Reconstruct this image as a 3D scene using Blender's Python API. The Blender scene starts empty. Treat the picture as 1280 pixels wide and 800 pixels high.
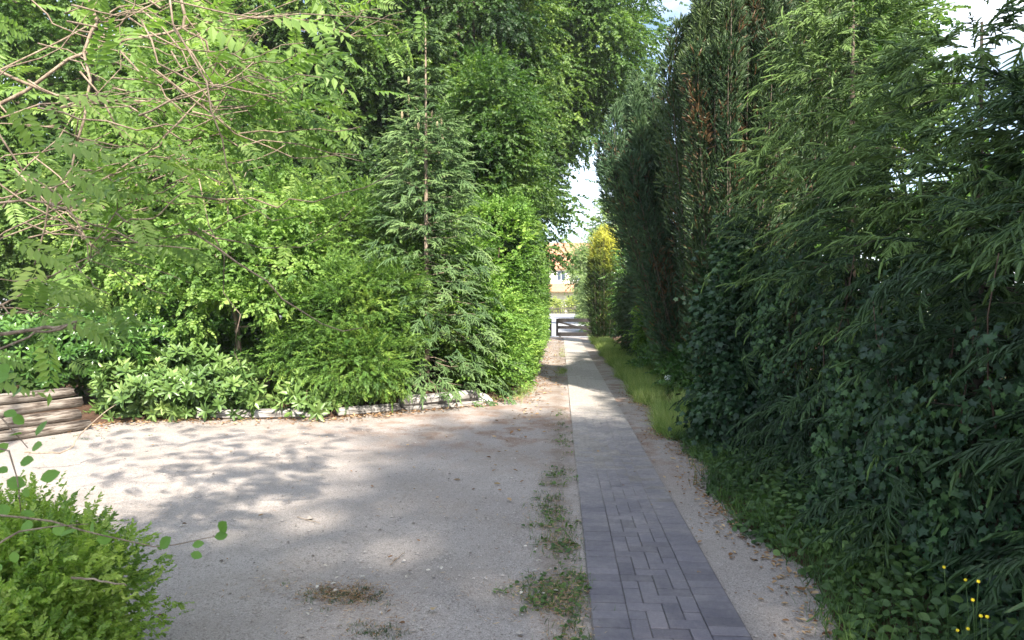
import bpy, math, random
import numpy as np
from mathutils import Vector
rng = np.random.default_rng(7)
random.seed(7)
R = math.radians
S = bpy.context.scene

# ------------------------------------------------------------------ camera, sky, sun, exposure
F = 853.33; CAMH = 1.7
PITCH = math.atan(20 / F); YAW = math.atan(60 / F)
cam = bpy.data.objects.new('camera', bpy.data.cameras.new('camera'))
S.collection.objects.link(cam); S.camera = cam
cam.location = (0, 0, CAMH)
cam.rotation_euler = (math.pi / 2 - PITCH, 0, YAW)
cam.data.sensor_width = 36; cam.data.lens = 24
cam.data.clip_start = 0.05; cam.data.clip_end = 3000
cam.data.dof.use_dof = True; cam.data.dof.focus_distance = 11.0; cam.data.dof.aperture_fstop = 5.6

SUN_DIR = np.array([0.38, -0.925, 0.0]); SUN_EL = R(45)
SUN_DIR = SUN_DIR / np.linalg.norm(SUN_DIR)
W = bpy.data.worlds.new('World'); S.world = W; W.use_nodes = True
nt = W.node_tree; nt.nodes.clear()
sky = nt.nodes.new('ShaderNodeTexSky'); sky.sky_type = 'NISHITA'; sky.sun_disc = False
sky.sun_elevation = SUN_EL
sky.sun_rotation = math.atan2(SUN_DIR[0], SUN_DIR[1])
sky.air_density = 1.0; sky.dust_density = 1.5; sky.ozone_density = 1.0
tc = nt.nodes.new('ShaderNodeTexCoord')
mp = nt.nodes.new('ShaderNodeMapping'); mp.inputs['Scale'].default_value = (1.6, 1.6, 5)
nz = nt.nodes.new('ShaderNodeTexNoise'); nz.inputs['Scale'].default_value = 1.7; nz.inputs['Detail'].default_value = 8
nz.inputs['Roughness'].default_value = 0.6
cr = nt.nodes.new('ShaderNodeValToRGB'); cr.color_ramp.elements[0].position = .40; cr.color_ramp.elements[1].position = .72
mx = nt.nodes.new('ShaderNodeMix'); mx.data_type = 'RGBA'
mx.inputs[7].default_value = (8.2, 8.8, 9.8, 1)
bg = nt.nodes.new('ShaderNodeBackground'); bg.inputs['Strength'].default_value = 0.10
wo = nt.nodes.new('ShaderNodeOutputWorld')
nt.links.new(tc.outputs['Generated'], mp.inputs['Vector']); nt.links.new(mp.outputs[0], nz.inputs['Vector'])
nt.links.new(nz.outputs['Fac'], cr.inputs['Fac']); nt.links.new(cr.outputs['Color'], mx.inputs[0])
nt.links.new(sky.outputs[0], mx.inputs[6]); nt.links.new(mx.outputs[2], bg.inputs['Color'])
nt.links.new(bg.outputs[0], wo.inputs[0])

sl = bpy.data.lights.new('sun', 'SUN'); sl.energy = 4.6; sl.angle = R(1.2); sl.color = (1, .93, .82)
so = bpy.data.objects.new('sun', sl); S.collection.objects.link(so)
tosun = Vector((SUN_DIR[0] * math.cos(SUN_EL), SUN_DIR[1] * math.cos(SUN_EL), math.sin(SUN_EL)))
so.rotation_euler = tosun.to_track_quat('Z', 'Y').to_euler()
so.location = (20, -20, 30)
S.view_settings.view_transform = 'Standard'; S.view_settings.look = 'None'
S.view_settings.exposure = 1.76; S.view_settings.gamma = 1
S.cycles.max_bounces = 6; S.cycles.diffuse_bounces = 4; S.cycles.glossy_bounces = 2
S.cycles.transmission_bounces = 4; S.cycles.transparent_max_bounces = 4
S.cycles.use_denoising = True
S.cycles.caustics_reflective = False; S.cycles.caustics_refractive = False
try: S.cycles.denoiser = 'OPENIMAGEDENOISE'
except Exception: pass

# ------------------------------------------------------------------ helpers
def nrm(a):
    a = np.asarray(a, float)
    return a / np.maximum(np.linalg.norm(a, axis=-1, keepdims=True), 1e-9)
def ray(px, py):
    c = np.array([(px - 640) / F, (400 - py) / F, -1.0])
    m = np.array(cam.rotation_euler.to_matrix())
    return m @ c
def G(px, py, z=0.0):
    """ground point seen at a photo pixel"""
    d = ray(px, py); t = (z - CAMH) / d[2]
    return np.array([d[0] * t, d[1] * t, z])
def P(px, py, Y):
    d = ray(px, py); t = Y / d[1]
    return np.array([d[0] * t, Y, CAMH + d[2] * t])

class T:
    """template: verts, faces as flat loops + counts, tone per face"""
    def __init__(s, v, faces=None, loops=None, counts=None, tone=None):
        s.v = np.asarray(v, float).reshape(-1, 3)
        if faces is not None:
            s.counts = np.array([len(f) for f in faces], int); s.loops = np.array([i for f in faces for i in f], int)
        else:
            s.loops = loops; s.counts = counts
        s.tone = np.zeros(len(s.counts)) if tone is None else np.asarray(tone, float)

def frames(D, N):
    Y = nrm(D); X = nrm(np.cross(Y, N)); Z = np.cross(X, Y)
    return np.stack([X, Y, Z], 1)
def inst(t, L, D, N, sc, tone=None, jit=0.0):
    n = len(L); sc = np.broadcast_to(np.asarray(sc, float), (n,))
    Fm = frames(D, N)
    V = np.einsum('vk,nkj->nvj', t.v, Fm) * sc[:, None, None] + np.asarray(L)[:, None, :]
    loops = (t.loops[None, :] + (np.arange(n) * len(t.v))[:, None]).ravel()
    counts = np.tile(t.counts, n)
    tn = np.zeros(n) if tone is None else np.broadcast_to(tone, (n,))
    tn = (tn[:, None] + t.tone[None, :]).ravel()
    if jit: tn = tn + rng.normal(0, jit, len(tn))
    return V.reshape(-1, 3), loops, counts, tn
def compose(parts):
    V, Lp, C, Tn, off = [], [], [], [], 0
    for p in parts:
        v, l, c, t = p
        V.append(v); Lp.append(l + off); C.append(c); Tn.append(t); off += len(v)
    return T(np.concatenate(V), loops=np.concatenate(Lp), counts=np.concatenate(C), tone=np.concatenate(Tn))

class MB:
    def __init__(s): s.V = []; s.L = []; s.C = []; s.T = []; s.n = 0
    def add(s, v, l, c, t):
        s.V.append(v); s.L.append(l + s.n); s.C.append(c); s.T.append(t); s.n += len(v); return s
    def faces(s, v, fs, tone=0.0):
        c = np.array([len(f) for f in fs]); l = np.array([i for f in fs for i in f])
        return s.add(np.asarray(v, float), l, c, np.full(len(c), float(tone)))
    def inst(s, *a, **k): return s.add(*inst(*a, **k))
    def tube(s, pts, rad, n=6, tone=0.0, cap=True):
        pts = np.asarray(pts, float); k = len(pts); rad = np.broadcast_to(np.asarray(rad, float), (k,))
        tg = nrm(np.gradient(pts, axis=0)); ref = np.array([0, 0, 1.0]) if abs(tg[0][2]) < .9 else np.array([1.0, 0, 0])
        a = nrm(np.cross(tg, ref)); b = np.cross(tg, a)
        th = np.arange(n) * 2 * math.pi / n
        V = pts[:, None, :] + rad[:, None, None] * (np.cos(th)[None, :, None] * a[:, None, :] + np.sin(th)[None, :, None] * b[:, None, :])
        V = V.reshape(-1, 3)
        i = np.arange(k - 1)[:, None] * n; j = np.arange(n)[None, :]; j2 = (j + 1) % n
        q = np.stack([i + j, i + j2, i + n + j2, i + n + j], -1).reshape(-1)
        l = list(q); c = [4] * ((k - 1) * n)
        if cap:
            l += list(range(n))[::-1] + [(k - 1) * n + x for x in range(n)]; c += [n, n]
        return s.add(V, np.array(l), np.array(c), np.full(len(c), float(tone)))
    def box(s, c, h, rz=0.0, tone=0.0, ch=0.0):
        """box centre c, half sizes h, optional chamfer of all top edges"""
        x, y, z = h; b = ch
        if b: v = [(-x, -y, -z), (x, -y, -z), (x, y, -z), (-x, y, -z), (-x, -y, z - b), (x, -y, z - b), (x, y, z - b), (-x, y, z - b),
                   (-x + b, -y + b, z), (x - b, -y + b, z), (x - b, y - b, z), (-x + b, y - b, z)]
        else: v = [(-x, -y, -z), (x, -y, -z), (x, y, -z), (-x, y, -z), (-x, -y, z), (x, -y, z), (x, y, z), (-x, y, z)]
        fs = [(3, 2, 1, 0), (0, 1, 5, 4), (1, 2, 6, 5), (2, 3, 7, 6), (3, 0, 4, 7)]
        fs += [(4, 5, 9, 8), (5, 6, 10, 9), (6, 7, 11, 10), (7, 4, 8, 11), (8, 9, 10, 11)] if b else [(4, 5, 6, 7)]
        v = np.array(v, float); cs, sn = math.cos(rz), math.sin(rz)
        v = np.stack([v[:, 0] * cs - v[:, 1] * sn, v[:, 0] * sn + v[:, 1] * cs, v[:, 2]], 1) + np.asarray(c, float)
        return s.faces(v, fs, tone)
    def build(s, name, mat, parent=None, smooth=False):
        me = bpy.data.meshes.new(name)
        V = np.concatenate(s.V); L = np.concatenate(s.L).astype(np.int32); C = np.concatenate(s.C).astype(np.int32)
        if parent is not None: V = V - np.array(parent.matrix_parent_loc)
        me.vertices.add(len(V)); me.vertices.foreach_set('co', V.astype(np.float32).ravel())
        me.loops.add(len(L)); me.loops.foreach_set('vertex_index', L)
        me.polygons.add(len(C)); me.polygons.foreach_set('loop_start', np.concatenate([[0], np.cumsum(C)[:-1]]).astype(np.int32))
        me.polygons.foreach_set('loop_total', C)
        if smooth: me.polygons.foreach_set('use_smooth', np.ones(len(C), bool))
        else: me.polygons.foreach_set('use_smooth', np.zeros(len(C), bool))
        me.update(calc_edges=True)
        at = me.attributes.new('tone', 'FLOAT', 'FACE'); at.data.foreach_set('value', np.concatenate(s.T).astype(np.float32))
        me.materials.append(mat)
        o = bpy.data.objects.new(name, me); S.collection.objects.link(o)
        if parent is not None: o.parent = parent.o
        return o
class Root:
    def __init__(s, name, loc, label, cat, group=None):
        o = bpy.data.objects.new(name, None); S.collection.objects.link(o)
        o.location = loc; o.empty_display_size = .2
        s.o = o; s.matrix_parent_loc = tuple(loc); tag(o, label, cat, group)
class Sub:      # parent wrapper for a part that carries sub-parts
    def __init__(s, o, root): s.o = o; s.matrix_parent_loc = root.matrix_parent_loc
def tag(o, label=None, cat=None, group=None, kind=None):
    if label: o['label'] = label
    if cat: o['category'] = cat
    if group: o['group'] = group
    if kind: o['kind'] = kind
    return o

# ------------------------------------------------------------------ materials
def mat(name):
    m = bpy.data.materials.new(name); m.use_nodes = True; m.node_tree.nodes.clear(); return m, m.node_tree
def N(t, k, **kw):
    n = t.nodes.new(k)
    for a, b in kw.items(): setattr(n, a, b)
    return n
def noise(t, vec, scale, detail=4, rough=.55):
    n = N(t, 'ShaderNodeTexNoise'); n.inputs['Scale'].default_value = scale; n.inputs['Detail'].default_value = detail
    n.inputs['Roughness'].default_value = rough
    t.links.new(vec, n.inputs['Vector']); return n.outputs['Fac']
def ramp(t, fac, stops):
    r = N(t, 'ShaderNodeValToRGB'); e = r.color_ramp.elements
    while len(e) < len(stops): e.new(.5)
    for x, (p, c) in zip(e, stops): x.position = p; x.color = (*c, 1) if len(c) == 3 else c
    t.links.new(fac, r.inputs['Fac']); return r.outputs['Color']
def mixc(t, fac, a, b, mode='MIX'):
    m = N(t, 'ShaderNodeMix', data_type='RGBA', blend_type=mode)
    if isinstance(fac, (int, float)): m.inputs[0].default_value = fac
    else: t.links.new(fac, m.inputs[0])
    for i, x in ((6, a), (7, b)):
        if isinstance(x, tuple): m.inputs[i].default_value = (*x, 1)
        else: t.links.new(x, m.inputs[i])
    return m.outputs[2]
def mth(t, op, a, b=0.0, clamp=False):
    m = N(t, 'ShaderNodeMath', operation=op, use_clamp=clamp)
    for i, x in enumerate((a, b)):
        if isinstance(x, (int, float)): m.inputs[i].default_value = x
        else: t.links.new(x, m.inputs[i])
    return m.outputs[0]
def finish(t, col, rough=.8, spec=.3, bump=None, bstr=.3, bdist=.02, sock=None):
    p = N(t, 'ShaderNodeBsdfPrincipled'); o = N(t, 'ShaderNodeOutputMaterial')
    if isinstance(col, tuple): p.inputs['Base Color'].default_value = (*col, 1)
    else: t.links.new(col, p.inputs['Base Color'])
    if isinstance(rough, (int, float)): p.inputs['Roughness'].default_value = rough
    else: t.links.new(rough, p.inputs['Roughness'])
    p.inputs['Specular IOR Level'].default_value = spec
    if bump is not None:
        b = N(t, 'ShaderNodeBump'); b.inputs['Strength'].default_value = bstr; b.inputs['Distance'].default_value = bdist
        t.links.new(bump, b.inputs['Height']); t.links.new(b.outputs[0], p.inputs['Normal'])
    t.links.new(p.outputs[0], o.inputs[0]); return p
def opos(t): return N(t, 'ShaderNodeTexCoord').outputs['Object']
def gpos(t): return N(t, 'ShaderNodeNewGeometry').outputs['Position']

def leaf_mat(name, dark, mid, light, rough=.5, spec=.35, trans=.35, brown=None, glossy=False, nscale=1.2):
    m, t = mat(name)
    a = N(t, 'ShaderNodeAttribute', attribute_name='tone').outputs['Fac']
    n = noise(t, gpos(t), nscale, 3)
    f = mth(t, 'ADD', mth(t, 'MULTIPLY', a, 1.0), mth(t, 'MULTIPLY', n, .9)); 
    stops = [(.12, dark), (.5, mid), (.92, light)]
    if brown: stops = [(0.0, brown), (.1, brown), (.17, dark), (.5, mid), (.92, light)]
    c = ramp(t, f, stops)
    p = N(t, 'ShaderNodeBsdfPrincipled'); t.links.new(c, p.inputs['Base Color'])
    p.inputs['Roughness'].default_value = rough; p.inputs['Specular IOR Level'].default_value = spec
    tr = N(t, 'ShaderNodeBsdfTranslucent')
    t.links.new(mixc(t, 1.0, c, (1.2, 1.3, .65), 'MULTIPLY'), tr.inputs['Color'])
    s = N(t, 'ShaderNodeMixShader'); s.inputs[0].default_value = trans
    t.links.new(p.outputs[0], s.inputs[1]); t.links.new(tr.outputs[0], s.inputs[2])
    o = N(t, 'ShaderNodeOutputMaterial'); t.links.new(s.outputs[0], o.inputs[0]); return m
def bark_mat(name, c0, c1, scale=14):
    m, t = mat(name); v = opos(t)
    mp = N(t, 'ShaderNodeMapping'); mp.inputs['Scale'].default_value = (1, 1, .25); t.links.new(v, mp.inputs[0])
    n = noise(t, mp.outputs[0], scale, 6, .65)
    finish(t, ramp(t, n, [(.35, c0), (.65, c1)]), .9, .15, n, .8, .03); return m

M_hazel = leaf_mat('leaf_hazel', (.065, .14, .03), (.165, .28, .06), (.37, .49, .13), trans=.45)
M_broad = leaf_mat('leaf_broad', (.024, .058, .018), (.068, .132, .032), (.23, .33, .075), trans=.4, nscale=.5)
M_broad2 = leaf_mat('leaf_broad_light', (.035, .085, .02), (.095, .175, .04), (.25, .35, .08), trans=.42, nscale=.6)
M_hedge = leaf_mat('leaf_hedge', (.075, .165, .03), (.18, .325, .06), (.38, .52, .12), trans=.4)
M_laurel = leaf_mat('leaf_laurel', (.03, .085, .02), (.065, .15, .03), (.14, .26, .05), rough=.3, spec=.5, trans=.25)
M_rhodo = leaf_mat('leaf_rhododendron', (.05, .10, .03), (.115, .20, .05), (.26, .35, .11), rough=.38, spec=.5, trans=.2)
M_yewg = leaf_mat('leaf_yew_light', (.04, .10, .018), (.11, .21, .035), (.30, .40, .075), trans=.3)
M_spruce = leaf_mat('needle_spruce', (.014, .036, .013), (.036, .078, .024), (.15, .24, .06), trans=.22, rough=.55)
M_spruce2 = leaf_mat('needle_spruce_blue', (.05, .105, .035), (.125, .21, .07), (.27, .38, .13), trans=.22, rough=.55)
M_yew = leaf_mat('needle_yew', (.018, .042, .018), (.04, .08, .03), (.10, .15, .05), trans=.18, brown=(.14, .08, .035))
M_yewb = leaf_mat('needle_yew_blue', (.022, .052, .026), (.05, .105, .05), (.12, .2, .08), trans=.18, brown=(.14, .08, .035))
M_gold = leaf_mat('needle_golden_yew', (.03, .07, .015), (.2, .25, .03), (.62, .6, .09), trans=.3)
M_ivy = leaf_mat('leaf_ivy', (.009, .028, .013), (.02, .052, .022), (.07, .14, .04), rough=.45, spec=.3, trans=.15)
M_box = leaf_mat('leaf_box', (.13, .23, .035), (.28, .41, .07), (.48, .58, .14), rough=.4, spec=.45, trans=.4, nscale=5)
M_pinn = leaf_mat('leaf_pinnate', (.08, .155, .035), (.17, .275, .065), (.34, .44, .13), trans=.45)
M_fern = leaf_mat('leaf_fern', (.08, .18, .03), (.15, .29, .05), (.27, .42, .08), trans=.4)
M_grass = leaf_mat('grass_blade', (.09, .16, .035), (.2, .3, .075), (.42, .47, .18), trans=.35, nscale=.8)
M_weed = leaf_mat('leaf_weed', (.025, .06, .018), (.065, .125, .035), (.15, .24, .06), trans=.35)
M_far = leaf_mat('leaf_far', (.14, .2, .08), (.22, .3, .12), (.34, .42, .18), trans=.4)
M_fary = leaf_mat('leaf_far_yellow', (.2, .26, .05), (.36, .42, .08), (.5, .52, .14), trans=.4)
M_bark = bark_mat('bark', (.05, .038, .028), (.16, .13, .10))
M_barkp = bark_mat('bark_pale', (.16, .12, .085), (.36, .29, .22), 22)
M_twig = bark_mat('twig_pink', (.15, .11, .08), (.37, .285, .215), 30)
M_twigd = bark_mat('twig_dark', (.06, .04, .03), (.15, .10, .075), 30)
M_cone = bark_mat('cone_scales', (.16, .13, .07), (.38, .32, .2), 60)

# ------------------------------------------------------------------ leaf and shoot templates
def leaf_diamond(w=.5, fold=.1, droop=.06):
    return T([(0, 0, 0), (w / 2, .45, fold), (0, 1, -droop), (-w / 2, .45, fold)], [(0, 1, 2), (0, 2, 3)], tone=[.02, -.02])
def leaf_oval(w=.5, fold=.08, droop=.1):
    ys = [.0, .2, .5, .8, 1.0]; ws = [0, .36, .5, .33, 0]
    v = [(0, 0, 0)]
    for y, q in zip(ys[1:-1], ws[1:-1]):
        z = -droop * y * y * 1.5; v += [(q * w, y, z + fold * q * 2), (0, y, z), (-q * w, y, z + fold * q * 2)]
    v.append((0, 1, -droop * 1.5))
    f = [(0, 1, 2), (0, 2, 3), (1, 4, 5, 2), (2, 5, 6, 3), (4, 7, 8, 5), (5, 8, 9, 6), (7, 10, 8), (8, 10, 9)]
    return T(v, f)
def leaf_ivy():
    a = [(0, 0, 0), (.38, -.12, .05), (.36, .22, .02), (.56, .45, -.05), (.26, .55, .03), (0, 1, -.1), (-.26, .55, .03), (-.56, .45, -.05), (-.36, .22, .02), (-.38, -.12, .05), (0, .4, .04)]
    f = [(0, 1, 2, 10), (2, 3, 4, 10), (4, 5, 10), (10, 5, 6), (10, 6, 7, 8), (0, 10, 8, 9)]
    return T(a, f)
def rnd(n, s=1.0): return rng.normal(0, s, (n, 3))
def spray(leaf, n=14, size=.16, ang=55, length=1.0, jit=.25, arch=.25):
    """a twig with alternate leaves in a loose plane, arching down"""
    s = (np.arange(n) + .6) / n; y = s * length
    z = -arch * s ** 2
    side = np.where(np.arange(n) % 2 == 0, 1.0, -1.0)
    a = np.radians(ang) * (1 - .5 * s)
    D = np.stack([side * np.sin(a), np.cos(a), -.15 - .5 * s * arch * 2], 1) + rnd(n, jit * .5)
    Nn = np.stack([0 * s, 0 * s, 1 + 0 * s], 1) + rnd(n, jit)
    L = np.stack([0 * s, y, z], 1)
    sc = size * (1.1 - .35 * s) * rng.uniform(.75, 1.15, n)
    parts = [inst(leaf, L, D, Nn, sc, tone=rng.normal(0, .07, n))]
    st = T([(-.004, 0, 0), (.004, 0, 0), (0, length, -arch)], [(0, 1, 2)], tone=[-.15])
    parts.append((st.v, st.loops, st.counts, st.tone))
    return compose(parts)
def rosette(leaf, n=9, size=1.0, elev=25):
    th = np.arange(n) * 2.4 + rng.uniform(0, 1); e = np.radians(elev + rng.normal(0, 12, n) + np.linspace(-15, 35, n))
    D = np.stack([np.cos(th) * np.cos(e), np.sin(e), np.sin(th) * np.cos(e)], 1)
    Nn = np.stack([0 * th, 1 + 0 * th, 0 * th], 1) + rnd(n, .15)
    return compose([inst(leaf, np.zeros((n, 3)) + np.stack([0 * th, np.linspace(-.25, 0, n), 0 * th], 1), D, Nn, size * rng.uniform(.8, 1.1, n), tone=np.linspace(-.1, .14, n))])
def needle_shoot(n=34, nl=.13, w=.02, flat=.0, fwd=.55, stem=True):
    """brush of needles round a stem of length 1 along y"""
    s = np.sort(rng.uniform(0, 1, n)); th = rng.uniform(0, 2 * math.pi, n)
    cx, cz = np.cos(th), np.sin(th) * (1 - flat)
    D = np.stack([cx, np.full(n, fwd) + .8 * s ** 4, cz], 1)
    Nn = rnd(n)
    nd = T([(-w / 2, 0, 0), (w / 2, 0, 0), (0, 1, 0)], [(0, 1, 2)])
    L = np.stack([0 * s, s, 0 * s], 1)
    p = [inst(nd, L, D, Nn, nl * rng.uniform(.8, 1.1, n) * (1 - .4 * s ** 6), tone=(s - .5) * .12)]
    if stem:
        q = .018; st = T([(-q, 0, 0), (q, 0, 0), (0, 1, 0), (0, 0, q), (0, 0, -q)], [(0, 1, 2), (3, 4, 2)], tone=[-.2, -.2])
        p.append((st.v, st.loops, st.counts, st.tone))
    return compose(p)
def brush(n=34, nl=.11, w=.03, body=.045, k=5):
    t1 = needle_shoot(n, nl, w, fwd=.9, stem=False)
    ys = [0, .12, .6, .93, 1.03]; rs = [.02, body, body * .95, body * .6, .004]; V = []
    for y, r_ in zip(ys, rs):
        for j in range(k): th = 2 * math.pi * j / k + y * 2; V.append((math.cos(th) * r_, y, math.sin(th) * r_))
    Fs = [(i * k + j, (i + 1) * k + j, (i + 1) * k + (j + 1) % k, i * k + (j + 1) % k) for i in range(4) for j in range(k)]
    b_ = T(V, Fs, tone=[-.12 + .05 * (i // k) for i in range(len(Fs))])
    t_ = compose([(t1.v, t1.loops, t1.counts, t1.tone), (b_.v, b_.loops, b_.counts, b_.tone)])
    y_ = t_.v[:, 1]; t_.v[:, 2] -= .16 * y_ ** 2 * rng.uniform(.3, 1.6); t_.v[:, 0] += rng.uniform(-.12, .12) * y_ ** 2
    return t_
def fan(shoot, n=9, ln=.36, droop=.25, ang=50, tiptone=.12):
    """flat branchlet: a main axis with side shoots, each a brush"""
    s = np.linspace(.12, .92, n); side = np.where(np.arange(n) % 2 == 0, 1.0, -1.0); a = np.radians(ang) * (1 - .3 * s)
    L = np.stack([0 * s, s * .7, -droop * .5 * s ** 2], 1)
    D = np.stack([side * np.sin(a), np.cos(a), -droop * (.4 + s)], 1) + rnd(n, .2)
    U = np.tile([0, 0, 1.0], (n, 1))
    p = [inst(shoot, L, D, U, ln * (1.15 - .55 * s) * rng.uniform(.8, 1.15, n), tone=(s - .5) * tiptone + rng.normal(0, .05, n))]
    ax = np.array([[0, 0, 0], [0, .35, -droop * .1], [0, .68, -droop * .45]])
    p.append(inst(shoot, ax[:1], ax[1:2], U[:1], .4)); p.append(inst(shoot, ax[1:2], ax[2:] - ax[1:2], U[:1], .38))
    p.append(inst(shoot, ax[2:], np.array([[0, 1, -droop * 1.2]]), U[:1], .34, tone=[tiptone]))
    return compose(p)
def pinnate(n=8, lw=.42):
    lf = leaf_diamond(lw, .05, .08)
    s = np.repeat((np.arange(n) + 1.2) / (n + 1), 2); side = np.tile([1.0, -1.0], n)
    L = np.stack([0 * s, s, -.22 * s ** 2], 1)
    D = np.stack([side, .35 + .3 * s, -.25 + 0 * s], 1) + rnd(2 * n, .08)
    Nn = np.tile([0, 0, 1.0], (2 * n, 1)) + rnd(2 * n, .12)
    sc = .3 * np.sin(np.pi * np.clip(s * .8 + .18, 0, 1)) ** .6
    p = [inst(lf, L, D, Nn, sc, tone=rng.normal(0, .06, 2 * n)), inst(lf, np.array([[0, .98, -.22]]), np.array([[0, 1, -.45]]), np.array([[0, 0, 1.0]]), .24)]
    st = T([(-.008, 0, 0), (.008, 0, 0), (.004, .5, -.055), (-.004, .5, -.055), (0, 1, -.22)], [(0, 1, 2, 3), (3, 2, 4)], tone=[.1, .1])
    p.append((st.v, st.loops, st.counts, st.tone)); return compose(p)
def fernfrond(n=17):
    lf = T([(-.09, 0, 0), (.09, 0, 0), (.05, .6, -.02), (0, 1, -.08), (-.05, .6, -.02)], [(0, 1, 2, 3, 4)])
    s = np.repeat((np.arange(n) + 1) / (n + 1), 2); side = np.tile([1.0, -1.0], n)
    zc = .75 * s - .85 * s ** 2
    L = np.stack([0 * s, s * .85, zc], 1)
    D = np.stack([side, .25 + .5 * s, -.15 + 0 * s], 1)
    Nn = np.tile([0, 0, 1.0], (2 * n, 1)) + rnd(2 * n, .1)
    sc = .27 * np.sin(np.pi * np.clip(s * .9 + .1, 0, 1)) ** .7 + .02
    return compose([inst(lf, L, D, Nn, sc, tone=rng.normal(0, .05, 2 * n))])
LD, LD2, LO = leaf_diamond(.55), leaf_diamond(.8, .12), leaf_oval(.5)
SPR = [spray(LD2, 15, .24, arch=.2, jit=.75) for _ in range(6)]
SPRo = [spray(leaf_oval(.62), 11, .3, arch=.2, jit=.55) for _ in range(5)]
SPRh = [spray(leaf_diamond(.65), 12, .3, arch=.1, jit=.6) for _ in range(5)]
ROS = [rosette(leaf_oval(.34, .05, .12), 10) for _ in range(5)]
SHO = [brush(28, .17, .05, .075, 4) for _ in range(4)]
SHO_hi = [brush(46, .17, .036, .07, 4) for _ in range(4)]
FAN = [fan(s, 9) for s in SHO]
FAN_hi = [fan(s, 13, .27, .4) for s in SHO_hi for _ in range(2)]
YEWS = [brush(20, .24, .085, .07, 3) for _ in range(5)]
FEAT = [spray(leaf_diamond(.3, .02), 22, .3, ang=55, arch=.3, jit=.45) for _ in range(5)]
PIN = [pinnate(8), pinnate(7), pinnate(9)]

def put(mb, temps, L, D, Nn, sc, tone=None, jit=.0):
    n = len(L); k = rng.integers(0, len(temps), n)
    sc = np.broadcast_to(np.asarray(sc, float), (n,)); tone = np.zeros(n) if tone is None else tone
    for i, tp in enumerate(temps):
        m = k == i
        if m.any(): mb.inst(tp, L[m], D[m], Nn[m], sc[m], tone=tone[m], jit=jit)

def crown_pts(ells, n, clumps, cs, droop=.3, shell=(.5, 1.0), rand=.5, up=1.0, squash=.6, ctone=.13):
    E = np.array([e[:6] for e in ells], float); w = (E[:, 3] * E[:, 4] * E[:, 5]) ** .7; w /= w.sum()
    k = rng.choice(len(E), clumps, p=w); u = nrm(rnd(clumps))
    r = rng.uniform(shell[0] ** 2, shell[1] ** 2, clumps) ** .5
    C = E[k, :3] + u * E[k, 3:6] * r[:, None]; O = nrm(u / E[k, 3:6])
    ct = rng.normal(0, ctone, clumps)
    j = rng.integers(0, clumps, n)
    off = rnd(n) * cs; off[:, 2] *= squash
    L = C[j] + off
    D = nrm(O[j] + nrm(off) * .6 + rnd(n, rand) + np.array([0, 0, -droop]))
    Nn = np.array([0, 0, up]) + O[j] * .5 + rnd(n, .3)
    return L, D, Nn, ct[j]
def wig(a, b, n=6, amp=.08, sag=0.0):
    a, b = np.asarray(a, float), np.asarray(b, float); s = np.linspace(0, 1, n)[:, None]
    p = a + (b - a) * s; d = np.linalg.norm(b - a)
    q = np.cumsum(rnd(n, amp * d / n), 0); q = q - q[0] - (q[-1] - q[0]) * s
    p = p + q; p[:, 2] -= (sag * d * (4 * s * (1 - s)))[:, 0]; return p
def limbs(mb, base, top, r, ells, nl=10, start=.3, sides=7):
    base, top = np.asarray(base, float), np.asarray(top, float)
    tr = wig(base, top, 9, .08); mb.tube(tr, np.linspace(r, r * .3, 9), sides)
    E = np.array([e[:6] for e in ells], float)
    for i in range(nl):
        f = start + (1 - start) * (i + .5) / nl; k = min(int(f * 8), 7); p = tr[k] + (tr[k + 1] - tr[k]) * (f * 8 - k)
        e = E[rng.integers(len(E))]; u = nrm(rnd(1))[0]; tgt = e[:3] + u * e[3:6] * .8
        if tgt[2] < p[2] - .5: tgt[2] = p[2] + .3
        rr = r * .42 * (1 - .5 * f); br = wig(p, tgt, 7, .16, -.05); mb.tube(br, np.linspace(rr, rr * .2, 7), 5)
        for q in range(3):
            s = br[rng.integers(2, 6)]; mb.tube(wig(s, s + nrm(rnd(1))[0] * np.array([1, 1, .6]) * np.linalg.norm(tgt - p) * .35, 5, .2), np.linspace(rr * .35, rr * .08, 5), 4)

def broad(name, label, cat, base, top, r, ells, n, clumps, cs, temps, sc, m, bark=None, group=None, nl=10, keep=None, start=.3, **kw):
    ro = Root(name, (base[0], base[1], base[2]), label, cat, group)
    mb = MB(); limbs(mb, base, top, r, ells, nl, start); mb.build('trunk', bark or M_bark, ro, True)
    L, D, Nn, tn = crown_pts(ells, n, clumps, cs, **kw)
    ok = L[:, 2] > base[2] + .02
    if keep is not None: ok &= keep(L)
    L, D, Nn, tn = L[ok], D[ok], Nn[ok], tn[ok]
    mb = MB(); put(mb, temps, L, D, Nn, sc * rng.uniform(.7, 1.25, len(L)), tn, .03); mb.build('crown', m, ro)
    return ro

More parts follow.
